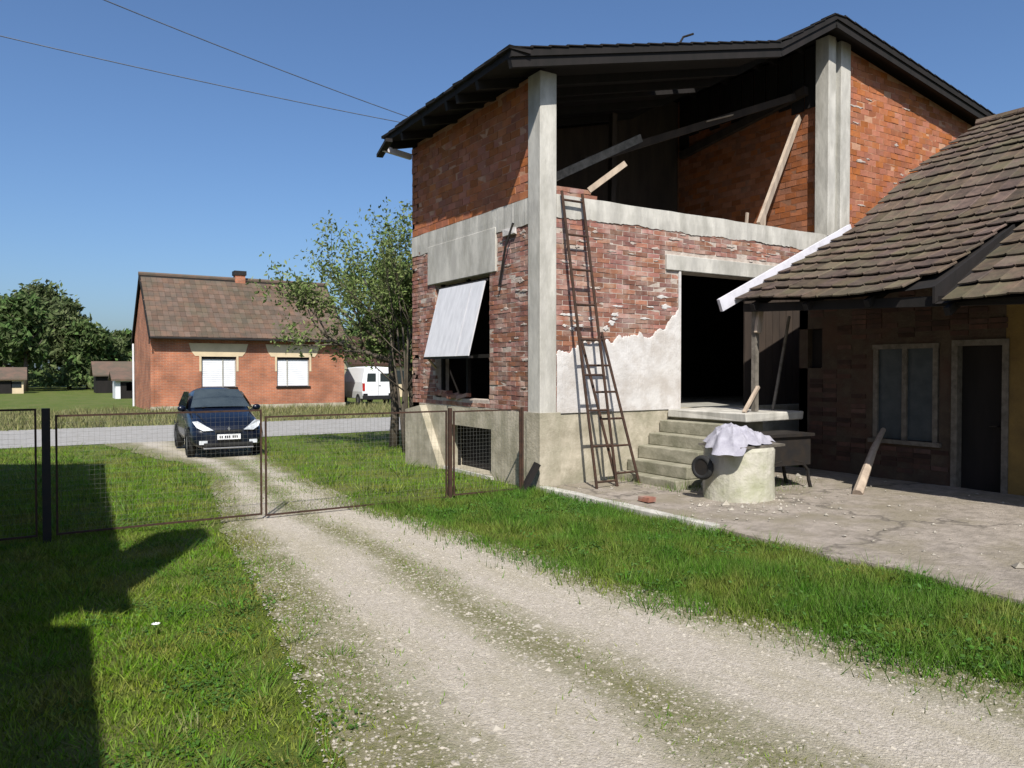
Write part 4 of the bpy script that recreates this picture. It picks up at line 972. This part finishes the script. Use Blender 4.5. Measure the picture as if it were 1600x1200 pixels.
blades('grass', 'weeds growing along the foot of the walls', 'grass_lush', 14000, (-.5, 4.5, -4, .0), lambda x, y, q: ((np.abs(x-1.35) < .2) & (y > -1.3)) | ((np.abs(y+1.42) < .12) & (x > 1.2) & (x < 3)) | ((x > 2) & (x < 3.3) & (y < -1.7) & (y > -2.4) & (q.uniform(0, 1, len(x)) < .5)), .08, .20, .006, 6)
blades('grass', 'yellowed grass fringe along both edges of the driveway', 'dry_grass', 60000, (-5.8, -1.2, -8.6, 3), lambda x, y, q: (np.abs(x-np.interp(y, DY, DA)-q.normal(0, .16, len(x))) < .07) | (np.abs(x-np.interp(y, DY, DB)-.1-q.normal(0, .22, len(x))) < .10), .015, .055, .004, 8, .7)
def tufts(name, label, m, spots, n, h, rad, wd, seed):
    q = np.random.default_rng(seed); sx_, sy_ = spots; k = len(sx_); sc = q.uniform(.5, 1.5, k)
    x = np.repeat(sx_, n)+q.normal(0, 1, k*n)*rad*np.repeat(sc, n); y = np.repeat(sy_, n)+q.normal(0, 1, k*n)*rad*np.repeat(sc, n); hh = h*np.repeat(sc, n)*q.uniform(.4, 1.1, k*n)
    z = np.interp(y, [3, 10, 24, 28], [0, -.3, -.3, -.15]); a = q.uniform(0, 6.28, k*n); lx = (x-np.repeat(sx_, n))*1.2+q.normal(0, .3, k*n)*hh; ly = (y-np.repeat(sy_, n))*1.2+q.normal(0, .3, k*n)*hh
    V = np.stack([np.stack([x-np.cos(a)*wd, y-np.sin(a)*wd, z-.01], 1), np.stack([x+np.cos(a)*wd, y+np.sin(a)*wd, z-.01], 1), np.stack([x+lx, y+ly, z+hh], 1)], 1)
    return tag(link(name, np_mesh(name, V.reshape(-1, 3), np.arange(3*k*n).reshape(-1, 3)), m), label, 'grass', kind='stuff')
q = np.random.default_rng(77)
def spots(n, x0, x1, y0, y1): 
    x = q.uniform(x0, x1, n); y = q.uniform(y0, y1, n); k = off_drive(x, y, q, .12); return x[k], y[k]
tufts('grass', 'thicker tufts in the lawn left of the driveway', 'grass_lush', spots(420, -8, -4.5, -7.5, 6), 46, .075, .045, .005, 71)
tufts('grass', 'tall tufts in the strip beside the concrete apron', 'grass_lush', spots(330, -2.5, -.05, -8.5, .1), 50, .12, .05, .005, 72)
tufts('grass', 'tufts growing between gate and road', 'grass_lush', spots(260, -8, 2, .3, 14), 40, .13, .07, .008, 73)
tufts('grass', 'straw coloured tufts scattered in the lawn', 'dry_grass', spots(260, -8, -4.5, -7.5, 12), 30, .05, .06, .004, 74)
tufts('grass', 'grass tufts pushing through the edge of the apron', 'grass', (q.normal(-.02, .05, 130), q.uniform(-8, -.4, 130)), 30, .07, .03, .004, 75)
tufts('grass', 'weeds at the foot of the well and table', 'grass_lush', (np.r_[q.uniform(1.3, 2.9, 26), q.uniform(2.1, 3.2, 14)], np.r_[q.normal(-2.62, .05, 26), q.uniform(-2.5, -1.9, 14)]), 26, .09, .03, .004, 76)
def clover(label, m, spots_, n, rad, size, seed, zz=.03):
    q = np.random.default_rng(seed); sx_, sy_ = spots_; k = len(sx_)
    C = np.stack([np.repeat(sx_, n)+q.normal(0, rad, k*n), np.repeat(sy_, n)+q.normal(0, rad, k*n), q.uniform(.012, zz, k*n)], 1); s_ = size*q.uniform(.6, 1.4, k*n); a = q.uniform(0, 6.28, k*n)
    e = np.stack([np.cos(a), np.sin(a), q.normal(0, .3, k*n)], 1)*s_[:, None]; f = np.stack([-np.sin(a), np.cos(a), q.normal(0, .3, k*n)], 1)*s_[:, None]*.7
    V = np.stack([C-e, C+f, C+e, C-f], 1); return tag(link('clover', np_mesh('clover', V.reshape(-1, 3), np.arange(4*k*n).reshape(-1, 4)), m), label, 'clover', kind='stuff')
clover('low clover patches in the lawn left of the driveway', 'clover', spots(150, -8, -4.6, -7.3, 4), 90, .085, .011, 81)
clover('broad weeds in the strip beside the apron', 'clover', spots(120, -2.3, -.1, -8.3, 0), 60, .10, .016, 82, .09)
# field grass texture far away stays in the material of the ground; stones of the driveway
n = 46000; q = np.random.default_rng(12); y = q.uniform(-8.8, 3, n); a = np.interp(y, DY, DA); b = np.interp(y, DY, DB); x = a+(b-a)*q.uniform(-.02, 1.02, n)
d = np.hypot(x-CAM.x, y-CAM.y); ok = (q.uniform(0, 1, n) < np.clip((6/np.maximum(d, 2))**1.5, 0, 1)); x, y = x[ok], y[ok]; n = len(x)
OC = np.array([(1, 0, 0), (0, 1, 0), (-1, 0, 0), (0, -1, 0), (0, 0, .42), (0, 0, -.5)]); OF = np.array([(0, 1, 4), (1, 2, 4), (2, 3, 4), (3, 0, 4), (1, 0, 5), (2, 1, 5), (3, 2, 5), (0, 3, 5)])
s = np.abs(q.normal(0, .0045, n))+.0035; s[q.uniform(0, 1, n) < .012] *= 2.2
Vp = OC[None]*s[:, None, None]*q.uniform(.6, 1.4, (n, 6, 1)); th = q.uniform(0, 6.28, n); cx, sx_ = np.cos(th)[:, None], np.sin(th)[:, None]
Vp = np.stack([Vp[:, :, 0]*cx-Vp[:, :, 1]*sx_, Vp[:, :, 0]*sx_+Vp[:, :, 1]*cx, Vp[:, :, 2]], 2)+np.stack([x, y, np.interp(y, [3, 10], [0, -.3])+.010], 1)[:, None]
tag(link('gravel', np_mesh('gravel', Vp.reshape(-1, 3), (OF[None]+6*np.arange(n)[:, None, None]).reshape(-1, 3)), 'pebble'), 'loose pale gravel strewn over the driveway', 'gravel', kind='stuff')
# a white daisy in the lawn
fl = empty('daisy', (-5.53, -3.64, 0), 0, 'single white flower in the lawn left of the driveway', 'flower')
MB().tube([(0, 0, 0), (.005, 0, .05), (0, .004, .09)], .003, 5).build('stem', 'grass', fl)
pm = MB()
for i in range(9):
    a = 2*math.pi*i/9; c, s_ = math.cos(a), math.sin(a); pm.add([(c*.004-s_*.004, s_*.004+c*.004, .09), (c*.004+s_*.004, s_*.004-c*.004, .09), (c*.026+s_*.006, s_*.026-c*.006, .098), (c*.026-s_*.006, s_*.026+c*.006, .098)], [(0, 1, 2, 3)])
pm.build('petals', 'petal', fl)

# ------------------------------------------------------------------ cables, far sheds, houses that shade the lawn
def wire(a, b, sag, label):
    a, b = Vector(a), Vector(b); m = MB().tube([a.lerp(b, i/24)-Vector((0, 0, sag*4*(i/24)*(1-i/24))) for i in range(25)], .009, 5)
    tag(m.build('power_cable', 'cable'), label, 'cable', 'power cables between the houses')
wire((1.2, 5.8, 7.0), (-13.0, .85, 7.75), .22, 'upper dark power cable crossing the blue sky to the roof')
wire((1.2, 5.9, 6.98), (-13.0, 5.48, 7.45), .16, 'lower dark power cable crossing the blue sky to the roof')
up = empty('utility_pole', (1.25, 5.85, -.1), 0, 'wooden utility pole behind the unfinished house', 'pole')
MB().tube([(0, 0, -.3), (0, 0, 7.25)], [.12, .09], 8).build('pole', 'bark', up); MB().box(-.3, .3, -.05, .05, 7.0, 7.1).build('crossarm', 'wood_dark', up)
def shed(name, label, px, D, w_, dpt, h, rise, wm, rm, cat='shed'):
    x, y = P(px, D); t = empty(name, (x, y, -.15), 0, label, cat)
    MB().prism([(0, 0), (dpt, 0), (dpt, h), (dpt/2, h+rise-.1), (0, h)], 0, 0, w_).build('wall', wm, t)
    m = MB(); m.prism([(-.3, h-.12), (dpt/2, h+rise), (dpt+.3, h-.12), (dpt+.3, h), (dpt/2, h+rise+.12), (-.3, h)], 0, -.25, w_+.25); m.build('roof', rm, t)
    MB().box(w_*.3, w_*.3+.9, -.03, -.003, .0, min(1.9, h*.85)).build('door', 'wood_dark', t); MB().box(w_*.65, w_*.65+.7, -.03, -.003, h*.4, h*.8).build('window', 'dark_glass', t)
shed('farm_shed', 'low dark farm shed between the wood and the brick house', 150, 62, 3.2, 3, 1.5, 1.0, 'wood_dark', 'tile_far')
shed('farm_outbuilding', 'small white outbuilding beside the brick house gable', 180, 50, 1.0, 2, 1.3, .4, 'white_paint', 'tile_far')
shed('far_cottage', 'little pale cottage with dark roof at the left picture edge', -20, 60, 2.4, 3, 1.2, .8, 'cream_plaster', 'tile_far', 'house')
shed('red_roofed_house', 'red roofed house partly hidden behind the white van', 548, 52, 5, 5, 2.3, 1.9, 'cream_plaster', 'rust', 'house')
def side_house(name, label, x1, y0, L, ez, depth_, rz_, chim=None):
    t = empty(name, (x1, y0, 0), rz_, label, 'house'); x0 = -depth_; rz = ez+.55*depth_/2
    MB().prism([(x0+.35, -.2), (-.35, -.2), (-.35, ez+.1), (x0/2, rz-.1), (x0+.35, ez+.1)], 1, .25, L-.25).build('wall', 'cream_plaster', t)
    MB().prism([(x0, ez-.1), (x0/2, rz-.1), (0, ez-.1), (0, ez), (x0/2, rz), (x0, ez)], 1, 0, L).build('roof', 'tile_far', t)
    for k in range(3): MB().box(-.352, -.34, L*(.2+.3*k), L*(.2+.3*k)+1.0, 1.0, 2.3).build('window', 'dark_glass', t)
    MB().box(-.352, -.335, .9, 1.8, 0, 2.1).build('door', 'wood_dark', t)
    if chim: MB().box(chim[0]-.24, chim[0]+.24, chim[1]-.26, chim[1]+.26, ez, chim[2]).build('chimney', 'far_brick', t)
side_house('neighbour_house', 'cream neighbour house left of the lawn, outside the picture', -7.55, -6.54, 12.2, 4.4, 7.0, R(-2.8), (-.45, .40, 7.0))
side_house('neighbour_barn', 'cream barn beside the photographer, outside the picture', -8.2, -14.9, 7.95, 4.6, 6.5, R(-2))
